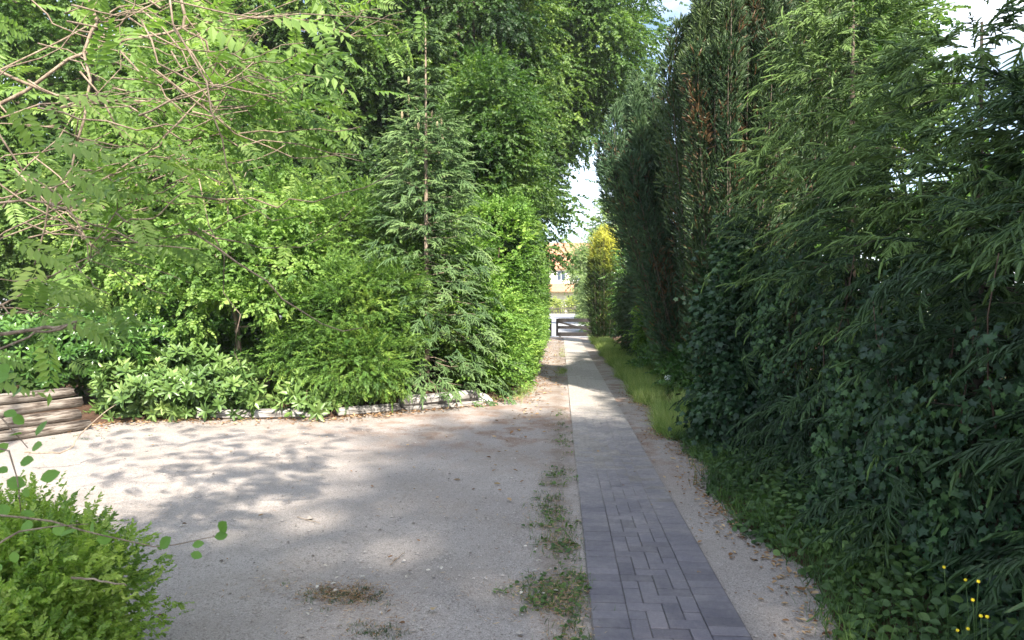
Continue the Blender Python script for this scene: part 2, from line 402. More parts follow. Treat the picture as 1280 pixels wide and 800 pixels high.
# ------------------------------------------------------------------ ground
def ground_mats():
    m, t = mat('field'); v = gpos(t)
    finish(t, ramp(t, noise(t, v, .8, 6), [(.3, (.10, .12, .045)), (.7, (.17, .18, .08))]), .95, .1, noise(t, v, 20, 5), .5, .05)
    gm = m
    # sandy gravel: stone grains, brown needle litter where it gathers
    m, t = mat('gravel'); v = gpos(t)
    big = noise(t, v, .55, 5, .6); mid = noise(t, v, 5, 5, .65); fine = noise(t, v, 140, 3, .7)
    vo = N(t, 'ShaderNodeTexVoronoi'); vo.inputs['Scale'].default_value = 85; t.links.new(v, vo.inputs['Vector'])
    vb = N(t, 'ShaderNodeTexVoronoi'); vb.inputs['Scale'].default_value = 105; t.links.new(v, vb.inputs['Vector'])
    c = ramp(t, big, [(.3, (.27, .24, .222)), (.7, (.41, .37, .34))])
    c = mixc(t, .75, c, ramp(t, fine, [(.32, (.28, .26, .24)), (.5, (.9, .9, .9)), (.7, (1.25, 1.22, 1.2))]), 'MULTIPLY')
    stone = N(t, 'ShaderNodeSeparateColor'); t.links.new(vb.outputs['Color'], stone.inputs[0])
    c = mixc(t, ramp(t, stone.outputs[0], [(.86, (0, 0, 0)), (.9, (.6, .6, .6))]), c, (.16, .13, .11))
    c = mixc(t, ramp(t, stone.outputs[1], [(.93, (0, 0, 0)), (.96, (.35, .35, .35))]), c, (.5, .47, .43))
    sx = N(t, 'ShaderNodeSeparateXYZ'); t.links.new(v, sx.inputs[0])
    # needle litter by the bed edge and on the left wheel track
    w = mth(t, 'ADD', sx.outputs[1], mth(t, 'MULTIPLY', sx.outputs[0], .38))     # bed edge runs y ~ 11 - .38*|x|
    edge = ramp(t, mth(t, 'MULTIPLY', mth(t, 'SUBTRACT', mth(t, 'ADD', w, mth(t, 'MULTIPLY', mid, 2.2)), 7.6), .5), [(.0, (0, 0, 0)), (.9, (1, 1, 1))])
    lit = ramp(t, noise(t, v, 2.2, 6, .7), [(.46, (0, 0, 0)), (.6, (1, 1, 1))])
    lit2 = mixc(t, 1.0, lit, edge, 'MULTIPLY')
    c = mixc(t, mixc(t, 1.0, lit2, (.75, .75, .75), 'MULTIPLY'), c, ramp(t, noise(t, v, 60, 4, .7), [(.35, (.10, .05, .03)), (.65, (.27, .17, .11))]))
    # brown earth strip beside the path and scattered dirty patches
    sd = mth(t, 'ABSOLUTE', mth(t, 'SUBTRACT', sx.outputs[0], -.02)); strip = mth(t, 'SUBTRACT', 1.0, mth(t, 'MULTIPLY', sd, 3.0), True)
    pt = ramp(t, mth(t, 'ADD', mth(t, 'MULTIPLY', strip, .36), noise(t, v, 2.4, 8, .8)), [(.68, (0, 0, 0)), (.92, (.75, .75, .75))])
    c = mixc(t, pt, c, ramp(t, noise(t, v, 40, 5, .75), [(.35, (.085, .06, .045)), (.65, (.24, .19, .15))]))
    grime = ramp(t, noise(t, v, .9, 8, .72), [(.46, (0, 0, 0)), (.66, (.5, .5, .5))])
    c = mixc(t, grime, c, ramp(t, noise(t, v, 18, 6, .75), [(.35, (.17, .14, .115)), (.65, (.33, .29, .25))]))
    h = mth(t, 'ADD', mth(t, 'MULTIPLY', vo.outputs['Distance'], .7), mth(t, 'ADD', mth(t, 'MULTIPLY', fine, .5), mth(t, 'MULTIPLY', mid, 1.2)))
    finish(t, c, .92, .2, h, .55, .012)
    gr = m
    m, t = mat('soil'); v = gpos(t)
    c = ramp(t, noise(t, v, 9, 6, .7), [(.3, (.035, .022, .015)), (.6, (.10, .06, .04)), (.75, (.2, .13, .08))])
    finish(t, c, .95, .1, noise(t, v, 40, 6, .7), .8, .04); soil = m
    m, t = mat('litter_edge'); v = gpos(t)
    c = ramp(t, noise(t, v, 45, 6, .75), [(.3, (.09, .05, .035)), (.5, (.22, .15, .10)), (.7, (.38, .3, .23))])
    finish(t, c, .95, .1, noise(t, v, 70, 5, .7), .8, .02)
    return gm, gr, soil, m
M_field, M_gravel, M_soil, M_litter = ground_mats()

def sheet(name, pts, z, m, kind='structure'):
    mb = MB(); mb.faces([(x, y, z) for x, y in pts], [tuple(range(len(pts)))]); o = mb.build(name, m); tag(o, kind=kind); return o
sheet('ground', [(-900, -900), (900, -900), (900, 900), (-900, 900)], -.03, M_field)
def grid_sheet(name, x0, x1, y0, y1, z, m, nx, ny, amp):
    xs = np.linspace(x0, x1, nx); ys = np.linspace(y0, y1, ny); X, Y = np.meshgrid(xs, ys)
    Z = z + amp * (np.sin(X * 1.7 + Y * .6) * np.sin(Y * 1.1 - X * .4) + .4 * np.sin(X * 4.1 - Y * 2.3))
    V = np.stack([X, Y, Z], -1).reshape(-1, 3)
    i = (np.arange(ny - 1)[:, None] * nx + np.arange(nx - 1)[None]).ravel()
    l = np.stack([i, i + 1, i + nx + 1, i + nx], 1).ravel(); c = np.full(len(i), 4)
    mb = MB(); mb.add(V, l, c, np.zeros(len(i))); o = mb.build(name, m, None, True); tag(o, kind='structure'); return o
grid_sheet('gravel_yard', -12, 1.95, -6, 35, .0, M_gravel, 90, 200, .008)

# planting bed: rises gently behind its edge
EDGE = [(-10.5, 7.8), (-8.3, 8.6), (-6.5, 9.2), (-5.6, 9.75), (-4.6, 9.85), (-3.2, 10.0), (-2.5, 10.75), (-1.5, 11.5), (-1.0, 12.4), (-.75, 14), (-.65, 35.2)]
def bed():
    V, Fs = [], []; k = 5
    for i, (x, y) in enumerate(EDGE):
        e = Vector((x, y)); j = max(0, i - 1); q = min(len(EDGE) - 1, i + 1)
        tg = (Vector(EDGE[q]) - Vector(EDGE[j])).normalized(); nn = Vector((-tg.y, tg.x))
        for d, z in ((0, -.01), (.06, .05), (.6, .12), (2.5, .22), (14, .45)):
            dd = d if i < 8 else d * (.5 if d < 10 else 1)
            V.append((e.x + nn.x * dd, e.y + nn.y * dd, z))
    for i in range(len(EDGE) - 1):
        for a in range(k - 1):
            Fs.append((i * k + a, (i + 1) * k + a, (i + 1) * k + a + 1, i * k + a + 1))
    mb = MB(); mb.faces(V, Fs); tag(mb.build('planting_bed_soil', M_soil, None, True), kind='structure')
bed()
def vz(x, y): return .02
V = []; xs = [1.38, 1.55, 2.1, 12]; zs = [-.012, .03, .09, .1]; ys = np.linspace(-4, 35, 80)
for y in ys:
    w = .07 * math.sin(y * 1.9) + .05 * math.sin(y * 4.7) + .004 * y
    for x, z in zip(xs, zs): V.append((x + (w if x < 2 else 0), y, z))
mb = MB(); mb.faces(V, [(i * 4 + a, i * 4 + a + 1, (i + 1) * 4 + a + 1, (i + 1) * 4 + a) for i in range(79) for a in range(3)])
tag(mb.build('verge_soil', M_soil, None, True), kind='structure')

# brick path: header borders and a herringbone middle, real bricks with open joints
PX0, PX1 = .175, .965
def brick_path():
    m, t = mat('brick'); v = gpos(t)
    a = N(t, 'ShaderNodeAttribute', attribute_name='tone').outputs['Fac']
    c = ramp(t, a, [(.0, (.078, .074, .095)), (.5, (.108, .103, .128)), (1, (.148, .138, .162))])
    c = mixc(t, .6, c, ramp(t, noise(t, v, 70, 5, .7), [(.3, (.6, .6, .6)), (.7, (1.25, 1.25, 1.25))]), 'MULTIPLY')
    sx = N(t, 'ShaderNodeSeparateXYZ'); t.links.new(v, sx.inputs[0])
    dust = mth(t, 'ADD', mth(t, 'MULTIPLY', sx.outputs[1], .085), mth(t, 'MULTIPLY', mth(t, 'SUBTRACT', noise(t, v, 2.2, 7, .75), .5), 1.3))
    dc = ramp(t, dust, [(.1, (.03, .03, .03)), (.42, (.22, .22, .22)), (.72, (.5, .5, .5)), (.95, (.95, .95, .95))])
    c = mixc(t, dc, c, ramp(t, noise(t, v, 30, 5, .7), [(.35, (.27, .24, .21)), (.65, (.42, .385, .345))]))
    finish(t, c, .8, .3, noise(t, v, 90, 5, .7), .4, .006)
    mb = MB(); u = (PX1 - PX0) / 8; ga = .0023; L2 = []
    def brick(x0, y0, w, l):
        if y0 + l < -1 or y0 > 34.4: return
        L2.append((x0 + w / 2, y0 + l / 2, w / 2 - ga, l / 2 - ga))
    y = -1.0
    while y < 34.4:
        brick(PX0, y, 2 * u, u); brick(PX0 + 6 * u, y + u * .37, 2 * u, u); y += u
    # herringbone on a 4u wide strip, clipped to the strip (cut bricks at the sides)
    x0, x1 = PX0 + 2 * u, PX0 + 6 * u
    for jb in range(0, 362):
        for ia in range(-1, 4):
            k = (ia - jb) % 4
            if k == 0: X, w_, l_ = x0 + ia * u, 2 * u, u
            elif k == 3: X, w_, l_ = x0 + ia * u, u, 2 * u
            else: continue
            a, b = max(X, x0), min(X + w_, x1)
            if b - a > .3 * u: brick(a, -1 + jb * u, b - a, l_)
    for (cx, cy, hx, hy) in L2:
        z = rng.normal(0, .0016) + .004 * math.sin(cy * 1.3 + cx * 3)
        mb.box((cx, cy, .002 + z), (hx, hy, .02), 0, float(np.clip(rng.normal(.5, .2), 0, 1)), .0038)
    tag(mb.build('brick_path', m), kind='structure')
    # sandy joints
    m2, t = mat('joint_sand'); v = gpos(t)
    sx = N(t, 'ShaderNodeSeparateXYZ'); t.links.new(v, sx.inputs[0])
    c = ramp(t, noise(t, v, 120, 4, .7), [(.3, (.05, .045, .045)), (.7, (.13, .12, .12))])
    far = ramp(t, mth(t, 'ADD', mth(t, 'MULTIPLY', sx.outputs[1], .1), mth(t, 'MULTIPLY', mth(t, 'SUBTRACT', noise(t, v, 2.2, 6, .7), .5), .8)), [(.3, (0, 0, 0)), (1, (1, 1, 1))])
    c = mixc(t, far, c, ramp(t, noise(t, v, 30, 5, .7), [(.35, (.24, .215, .19)), (.65, (.38, .35, .315))]))
    finish(t, c, .95, .1)
    mb = MB(); V = []; yy = np.concatenate([np.linspace(-1, 14, 90), [34.5]])
    for y in yy:
        for x in (PX0 - .005, .4, .65, PX1 + .005): V.append((x, y, float(np.clip(.0125 + (y - 3.6) * .0016 + .002 * math.sin(y * 5 + x * 9), .0125, .0222))))
    mb.faces(V, [(i * 4 + q, i * 4 + q + 1, (i + 1) * 4 + q + 1, (i + 1) * 4 + q) for i in range(len(yy) - 1) for q in range(3)])
    tag(mb.build('path_joint_sand', m2, None, True), kind='structure')
brick_path()

# ------------------------------------------------------------------ beyond the gate: street, fence, house
m, t = mat('asphalt'); v = gpos(t)
finish(t, ramp(t, noise(t, v, 3, 6, .7), [(.3, (.24, .24, .25)), (.7, (.33, .33, .34))]), .85, .3); M_asph = m
sheet('driveway_apron', [(-3, 34.5), (4, 34.5), (8, 62), (-8, 62)], .0, M_asph)
sheet('street', [(-120, 62), (120, 62), (120, 108), (-120, 108)], .004, M_asph)
m, t = mat('concrete'); v = gpos(t); finish(t, ramp(t, noise(t, v, 6, 5), [(.3, (.34, .33, .31)), (.7, (.48, .47, .44))]), .9, .2); M_conc = m
mb = MB(); mb.box((0, 109, .06), (120, 1.0, .07)); tag(mb.build('far_kerb', M_conc), kind='structure')

def house():
    ro = Root('house', (2.0, 132, 0), 'pale house with orange tiled roof across the street beyond the gate', 'house')
    m, t = mat('render_wall'); v = gpos(t); finish(t, ramp(t, noise(t, v, 2, 5), [(.3, (.68, .62, .52)), (.7, (.8, .75, .66))]), .9, .2); wl = m
    m, t = mat('roof_tile'); v = gpos(t)
    wv = N(t, 'ShaderNodeTexWave'); wv.inputs['Scale'].default_value = 1.6; t.links.new(v, wv.inputs['Vector'])
    finish(t, ramp(t, noise(t, v, 3, 5), [(.3, (.34, .14, .08)), (.7, (.5, .25, .16))]), .8, .2, wv.outputs['Fac'], .6, .05); rt = m
    m, t = mat('glass_dark'); finish(t, (.05, .07, .10), .08, .6); gl = m
    m, t = mat('white_frame'); finish(t, (.78, .78, .76), .5, .3); wf = m
    y0 = 128; x0, x1 = -4.5, 9.5
    mb = MB(); mb.box((2.5, 132, 3.2), (7, 4, 3.2)); mb.build('wall', wl, ro)
    # pitched roof, ridge along x
    mb = MB(); e = .5; zr = 10.2
    V = [(x0 - e, y0 - e, 6.35), (x1 + e, y0 - e, 6.35), (x1 + e, 132, zr), (x0 - e, 132, zr), (x0 - e, 136 + e, 6.35), (x1 + e, 136 + e, 6.35)]
    V += [(a, b, c - .25) for a, b, c in V]
    mb.faces(V, [(0, 1, 2, 3), (3, 2, 5, 4), (7, 6, 9, 8), (8, 9, 10, 11), (0, 6, 7, 1), (4, 5, 11, 10), (0, 3, 9, 6), (3, 4, 10, 9), (1, 7, 8, 2), (2, 8, 11, 5)])
    rf = mb.build('roof', rt, ro)
    mb = MB(); mb.box((6.5, 132, 10.2), (.5, .45, 1.0)); mb.box((6.5, 132, 11.27), (.6, .55, .07)); mb.build('chimney', rt, Sub(rf, ro))
    mb = MB(); V = [(-4.5, y0 - 2.2, 3.1), (9.5, y0 - 2.2, 3.1), (9.5, y0 - .01, 4.2), (-4.5, y0 - .01, 4.2)]; V += [(a, b, c - .15) for a, b, c in V]
    mb.faces(V, [(0, 1, 2, 3), (7, 6, 5, 4), (0, 4, 5, 1), (1, 5, 6, 2), (2, 6, 7, 3), (3, 7, 4, 0)]); mb.build('porch_roof', rt, ro)
    for (x, z, w, h) in ((0.2, 5.3, .8, .7), (3.2, 5.3, .8, .7), (6.6, 5.3, .8, .7), (1.9, 1.5, .55, 1.1), (-2.6, 1.6, .9, .8), (5.4, 1.6, 1.1, .8)):
        mb = MB()
        for sx in (-1, 1): mb.box((x + sx * w, y0 - .04, z), (.07, .06, h + .07))
        for sz in (-1, 1): mb.box((x, y0 - .04, z + sz * h), (w - .07, .055, .07))
        mb.box((x, y0 - .04, z), (.035, .05, h - .07)); f = mb.build('window', wf, ro)
        mb = MB(); mb.box((x, y0 - .02, z), (w - .07, .015, h - .07)); mb.build('pane', gl, Sub(f, ro))
house(); bpy.data.objects['house'].scale = (1, 1, 1.32)
def slat_fence():
    ro = Root('picket_fence', (1, 112, 0), 'dark low picket fence across the street in front of the pale house', 'fence')
    m, t = mat('fence_dark'); v = gpos(t); finish(t, ramp(t, noise(t, v, 4, 4), [(.3, (.05, .04, .035)), (.7, (.09, .075, .06))]), .8, .2)
    mb = MB()
    for z in (.35, .95): mb.box((1, 112, z), (9, .03, .05))
    mb.build('rail', m, ro)
    mb = MB()
    for i in range(61): mb.box((-8 + i * .3, 111.94, .65), (.05, .02, .6), 0, 0, .01)
    mb.build('picket', m, ro)
slat_fence()

# gate
def gates():
    m, t = mat('gate_wood'); v = gpos(t)
    finish(t, ramp(t, noise(t, v, 8, 5), [(.3, (.010, .008, .008)), (.7, (.028, .022, .02))]), .6, .4, noise(t, v, 40, 4), .3, .01)
    m2, t = mat('gate_metal'); finish(t, (.06, .06, .06), .45, .5)
    Yg = 34.6
    def leafgate(xa, xb, label, hinge):
        ro = Root('gate', ((xa + xb) / 2, Yg, 0), label, 'gate', 'leaves of the dark wooden driveway gate')
        for x in (xa, xb):
            mb = MB(); s = 1 if x == xa else -1; mb.box((x + s * .055, Yg, .52), (.055, .04, .44), 0, 0, .008); mb.build('stile', m, ro)
        for z, h in ((.17, .1), (.52, .075), (.88, .09)):
            mb = MB(); mb.box(((xa + xb) / 2, Yg, z), ((xb - xa) / 2 - .11, .025, h)); mb.build('rail', m, ro)
        mb = MB(); a, b = (xa + .11, .8), (xb - .11, .24)
        if hinge < 0: a, b = (xa + .11, .24), (xb - .11, .8)
        mb.faces([(a[0], Yg - .045, a[1] - .05), (b[0], Yg - .045, b[1] - .05), (b[0], Yg - .045, b[1] + .05), (a[0], Yg - .045, a[1] + .05),
                  (a[0], Yg - .027, a[1] - .05), (b[0], Yg - .027, b[1] - .05), (b[0], Yg - .027, b[1] + .05), (a[0], Yg - .027, a[1] + .05)],
                 [(0, 1, 2, 3), (7, 6, 5, 4), (0, 4, 5, 1), (1, 5, 6, 2), (2, 6, 7, 3), (3, 7, 4, 0)]); mb.build('brace', m, ro)
        fx = xa + .2 if hinge > 0 else xb - .12
        mb = MB(); mb.box((fx, Yg, .04), (.04, .03, .045)); mb.build('ground_stop', m2, ro)
        px = xb + .1 if hinge > 0 else xa - .1
        return px
    p1 = leafgate(-.2, 2.1, 'dark wooden gate leaf with rails and brace spanning the end of the path', 1)
    p2 = leafgate(-2.4, -.42, 'dark wooden gate leaf mostly hidden behind the clipped left hedge', -1)
    for px, lb in ((p1, 'dark square gate post hidden in the shrubs at the right gate leaf'), (p2, 'dark square gate post inside the clipped left hedge')):
        mb = MB(); mb.box((px, Yg, .6), (.08, .08, .6), 0, 0, .02); tag(mb.build('gate_post', m), lb, 'post', 'gate posts')
gates()

# ------------------------------------------------------------------ sleepers, log wall, stone
def wood_mats():
    m, t = mat('weathered_sleeper'); v = opos(t)
    mp = N(t, 'ShaderNodeMapping'); mp.inputs['Scale'].default_value = (1.2, 14, 14); t.links.new(v, mp.inputs[0])
    n = noise(t, mp.outputs[0], 2.2, 7, .7)
    finish(t, ramp(t, n, [(.36, (.07, .062, .055)), (.48, (.24, .225, .21)), (.64, (.42, .40, .38))]), .9, .15, n, .8, .02); a = m
    m, t = mat('log_wood'); v = opos(t)
    mp = N(t, 'ShaderNodeMapping'); mp.inputs['Scale'].default_value = (1.2, 10, 10); t.links.new(v, mp.inputs[0])
    n = noise(t, mp.outputs[0], 2.0, 7, .7)
    finish(t, ramp(t, n, [(.38, (.03, .022, .018)), (.47, (.125, .10, .082)), (.6, (.29, .26, .225))]), .85, .2, n, .8, .02)
    return a, m
M_sleep, M_log = wood_mats()
def timber(name, a, b, hw, hh, z0, m, label=None, cat=None, group=None, parent=None, roundness=False, tilt=0.0):
    """a weathered beam along local x from a to b, edges worn"""
    a = np.array([a[0], a[1]], float); b = np.array([b[0], b[1]], float); d = b - a; L = np.linalg.norm(d); rz = math.atan2(d[1], d[0])
    n = 14; ns = 12 if roundness else 8; V = []; xs = np.linspace(-L / 2, L / 2, n)
    ph = rng.uniform(0, 6)
    for i, x in enumerate(xs):
        e = (.94 if not roundness else rng.uniform(.8, .95)) if i in (0, n - 1) else 1
        for j in range(ns):
            th = 2 * math.pi * (j + .5) / ns
            if roundness: y, z = math.cos(th) * hw, math.sin(th) * hh
            else:
                cx, cz = math.cos(th), math.sin(th); q = (abs(cx) ** 5 + abs(cz) ** 5) ** -.2; y, z = cx * q * hw, cz * q * hh
            wv = 1 + .04 * math.sin(x * 5 + ph + j) + rng.normal(0, .012)
            V.append((x + (rng.normal(0, .012) if i in (0, n - 1) else 0), y * e * wv + .25 * hw * math.sin(x * 2.1 + ph) * roundness, z * e * wv + hh))
    Fs = [(i * ns + j, i * ns + (j + 1) % ns, (i + 1) * ns + (j + 1) % ns, (i + 1) * ns + j) for i in range(n - 1) for j in range(ns)]
    Fs += [tuple(range(ns))[::-1], tuple((n - 1) * ns + j for j in range(ns))]
    mb = MB(); mb.faces(V, Fs); o = mb.build(name, m, None, roundness)
    c = (a + b) / 2; loc = Vector((c[0], c[1], z0))
    if parent is not None: o.parent = parent.o; loc = loc - Vector(parent.matrix_parent_loc)
    o.location = loc; o.rotation_euler = (0, tilt, rz); tag(o, label, cat, group); return o
g = 'weathered grey sleepers edging the planting bed'
def gp(px, py): q = G(px, py); return (q[0], q[1])
timber('timber_sleeper', (-2.52, 10.72), (-1.42, 11.5), .1, .085, .065, M_sleep, 'highest grey sleeper beside the pale stone, lying on a flat one', 'sleeper', g, tilt=-.015)
timber('timber_sleeper', (-2.48, 10.69), (-1.35, 11.47), .12, .04, -.012, M_sleep, 'flat grey sleeper half buried under the highest sleeper', 'sleeper', g)
timber('timber_sleeper', (-3.35, 10.06), (-2.56, 10.66), .09, .07, -.01, M_sleep, 'low sunken grey sleeper left of the highest sleeper', 'sleeper', g)
timber('timber_sleeper', (-4.5, 9.8), (-3.48, 9.98), .09, .075, -.01, M_sleep, 'grey sleeper partly covered by the small rhododendron', 'sleeper', g)
timber('timber_sleeper', (-5.4, 9.72), (-4.58, 9.8), .09, .07, -.01, M_sleep, 'mostly hidden sleeper at the right edge of the broad rhododendron', 'sleeper', g)
def log_wall():
    ro = Root('log_wall', (-7.6, 8.7, 0), 'stacked brown log retaining wall below the dark laurels at the far left', 'retaining wall')
    b = G(104, 537)[:2]; a = b + (G(0, 553)[:2] - b) * 2.2
    nn = nrm(np.array([-(b - a)[1], (b - a)[0]]))
    for i, (r, s0, s1) in enumerate(((.068, 0, 1.03), (.076, -.02, .98), (.07, 0.0, 1.01), (.066, .0, .96))):
        z = [0, .14, .30, .45][i]; off = nn * (.03 * i)
        timber('log', a + (b - a) * s0 + off, a + (b - a) * s1 + off, r, r * 1.03, z, M_log, parent=ro, roundness=True)
    for s in (.2, .6):
        p = a + (b - a) * s + nn * .17; mb = MB(); mb.tube([(p[0], p[1], 0), (p[0], p[1], .5)], [.06, .055], 10); mb.build('stake', M_log, ro, True)
log_wall()
def stone(p, r, label, seed, m=None):
    q = np.random.default_rng(seed); n, k = 10, 14; V = []
    for i in range(n + 1):
        ph = math.pi * i / n
        for j in range(k):
            th = 2 * math.pi * j / k; d = 1 + .13 * math.sin(3 * th + seed + 2 * ph) + .08 * q.normal()
            V.append((p[0] + r[0] * math.sin(ph) * math.cos(th) * d, p[1] + r[1] * math.sin(ph) * math.sin(th) * d, max(-.01, r[2] * .6 + r[2] * math.cos(ph) * d)))
    mb = MB(); mb.faces(V, [(i * k + j, (i + 1) * k + j, (i + 1) * k + (j + 1) % k, i * k + (j + 1) % k) for i in range(n) for j in range(k)])
    return tag(mb.build('edging_stone', M_conc, None, False), label, 'stone')
q = G(603, 505); stone((q[0], q[1] + .05), (.17, .12, .1), 'pale rounded stone at the right end of the raised sleeper', 3)
q = G(835, 497); q[2] = 0
q = q + np.array([0, 0, 0]); LZ = .09
ro = Root('garden_light', (q[0], q[1], 0), 'small pale globe light on a dark stake in the right verge', 'garden light')
m, t = mat('globe'); finish(t, (.8, .82, .85), .35, .5)
mb = MB(); th = np.linspace(0, math.pi, 9); mb.tube(np.stack([np.full(9, q[0]), np.full(9, q[1]), LZ + .27 - .065 * np.cos(th)], 1), np.maximum(.065 * np.sin(th), .002), 14); mb.build('globe', m, ro, True)
m, t = mat('dark_plastic'); finish(t, (.03, .03, .03), .5, .4)
mb = MB(); mb.tube([(q[0], q[1], 0), (q[0], q[1], LZ + .17)], [.012, .014], 8); mb.build('stake', m, ro, True)
mb = MB(); mb.tube([(q[0], q[1], LZ + .17), (q[0], q[1], LZ + .19), (q[0], q[1], LZ + .215)], [.03, .055, .045], 12); mb.build('collar', m, ro, True)

# ------------------------------------------------------------------ bed shrubs
def shrub(name, label, cat, base, ells, n, clumps, cs, temps, sc, m, group=None, bark=None, stems=6, **kw):
    ro = Root(name, base, label, cat, group); mb = MB(); E = np.array([e[:6] for e in ells])
    for i in range(stems):
        e = E[rng.integers(len(E))]; u = nrm(rnd(1))[0]; tg = e[:3] + u * e[3:6] * .75; tg[2] = max(tg[2], base[2] + .2)
        b = np.array(base) + np.array([rng.normal(0, .05), rng.normal(0, .05), 0]); h = np.linalg.norm(tg - b)
        mb.tube(wig(b, tg, 6, .15), np.linspace(.012 + .01 * h, .004, 6), 5)
    mb.build('stem', bark or M_twigd, ro, True)
    L, D, Nn, tn = crown_pts(ells, n, clumps, cs, **kw)
    ok = L[:, 2] > base[2] + .01
    mb = MB(); put(mb, temps, L[ok], D[ok], Nn[ok], sc * rng.uniform(.75, 1.2, ok.sum()), tn[ok], .04); mb.build('foliage', m, ro)
    return ro
# rhododendrons (rosettes of long leaves, facing out and up)
gR = 'rhododendrons and laurels along the bed'
def rhodo(label, base, ells, n, sc=.15, m=None, cat='rhododendron'):
    return shrub('rhododendron', label, cat, base, ells, n, max(12, n // 7), .12, ROS, sc, m or M_rhodo, gR, droop=-.25, shell=(.55, 1.0), rand=.25, ctone=.1)
rhodo('broad pale-edged rhododendron spilling over the gravel, right of the log wall', (-5.6, 10.1, .05),
      [(-6.1, 9.95, .34, .95, .7, .5), (-5.1, 10.0, .3, .7, .55, .42), (-5.7, 10.4, .6, .8, .5, .38)], 1050)
rhodo('small rhododendron clump leaning over the sleepers under the feathery yew', (-3.75, 10.05, .05), [(-3.75, 10.0, .28, .36, .3, .3)], 110)
rhodo('dark glossy laurel mass spilling over the log wall at far left', (-8.0, 10.4, .2), [(-8.3, 9.9, .95, 1.4, .8, .6), (-7.3, 10.1, 1.0, .9, .7, .55)], 1500, .12, M_laurel, 'laurel')
rhodo('mid-green laurel between the log wall laurels and the bright hazel', (-6.4, 11.3, .2), [(-6.5, 11.2, 1.1, 1.0, .7, .65), (-5.9, 11.6, .7, .8, .5, .5)], 700, .12, M_laurel, 'laurel')
rhodo('shaded laurel filling the dark space behind the twin hazel trunks', (-5.6, 13.4, .2), [(-5.4, 13.3, 1.3, 1.7, .8, 1.2), (-3.6, 13.6, 1.2, 1.2, .7, 1.1)], 1500, .16, M_laurel, 'laurel')
# ferns
FR = [fernfrond(), fernfrond(), fernfrond()]
def fern(x, y, r, label):
    ro = Root('fern', (x, y, .06), label, 'fern', 'ferns in the bed'); n = 13
    th = np.arange(n) * 2.4; D = np.stack([np.cos(th), np.sin(th), .25 + rng.uniform(0, .4, n)], 1)
    mb = MB(); put(mb, FR, np.tile([x, y, .07], (n, 1)) + rnd(n, .02) * [1, 1, 0], D, np.tile([0, 0, 1.0], (n, 1)), r * rng.uniform(.8, 1.15, n), rng.normal(.05, .06, n)); mb.build('fronds', M_fern, ro)
for (px, py, r, lb) in ((335, 508, .62, 'light green fern under the twin hazel trunks'), (302, 512, .5, 'fern against the right flank of the broad rhododendron'),
                        (470, 500, .5, 'fern behind the sunken sleeper below the spruce'), (505, 492, .45, 'fern directly behind the highest sleeper'), (372, 504, .5, 'fern left of the small rhododendron clump')):
    q = G(px, py); fern(q[0], q[1] + .5, r, lb)

# hazel with twin trunks
hz = [(-5.3, 11.3, 2.5, 1.5, 1.1, 1.0), (-4.5, 11.0, 2.25, .9, .8, .8), (-6.2, 11.2, 2.2, 1.1, .9, .8), (-5.3, 11.0, 3.2, 1.2, .9, .7), (-4.9, 10.7, 1.7, .8, .6, .45), (-5.9, 10.8, 1.5, .7, .5, .4)]
ro = Root('hazel', (-5.25, 11.4, .1), 'bright yellow-green small tree with pale twin trunks behind the ferns', 'small tree')
for k, (bx, tx, tz, r) in enumerate(((-5.32, -5.6, 3.4, .055), (-5.08, -4.7, 3.1, .06))):
    mb = MB(); tr = wig((bx, 11.35, .05), (tx, 11.2, tz), 9, .12); mb.tube(tr, np.linspace(r, r * .3, 9), 8)
    for i in range(12):
        s = tr[rng.integers(3, 9)]; u = nrm(rnd(1))[0]; u[2] = abs(u[2]) * .5; mb.tube(wig(s, s + u * 1.1, 6, .2), np.linspace(.018, .005, 6), 5)
    mb.build('trunk', M_barkp, ro, True)
L, D, Nn, tn = crown_pts(hz, 2600, 240, .17, droop=.1, shell=(.4, 1.0), squash=.45, ctone=.14, up=1.6)
q = (L[:, 0] > -5.65) & (L[:, 0] < -4.85) & (L[:, 2] < 1.75); L, D, Nn, tn = L[~q], D[~q], Nn[~q], tn[~q]
mb = MB(); put(mb, SPRo, L, D, Nn, .27 * rng.uniform(.7, 1.2, len(L)), tn + .05, .04); mb.build('crown', M_hazel, ro)

# feathery light yews
def feather(label, base, ells, n, sc=.17, m=None, up=.8):
    return shrub('yew_shrub', label, 'yew shrub', base, ells, n, n // 14, .13, FEAT, sc, m or M_yewg, 'feathery yews in the bed', droop=-.05, shell=(.5, 1.0), rand=.35, squash=.45, ctone=.12, up=up)
feather('feathery yellow-green yew reaching down to the sleepers beside the hazel', (-3.5, 10.9, .1),
        [(-3.5, 10.9, 1.3, 1.0, .8, 1.15), (-3.2, 10.5, .75, .9, .6, .6), (-4.1, 10.7, .9, .6, .5, .5), (-2.9, 11.3, 1.6, .7, .6, .9)], 9500)
feather('taller yellow-green yew behind the feathery one, left of the spruce', (-3.9, 12.6, .15), [(-3.9, 12.5, 2.9, 1.25, .9, 1.15), (-3.2, 12.6, 2.2, .9, .8, 1.5), (-4.8, 12.6, 3.0, .8, .7, .8)], 7500)

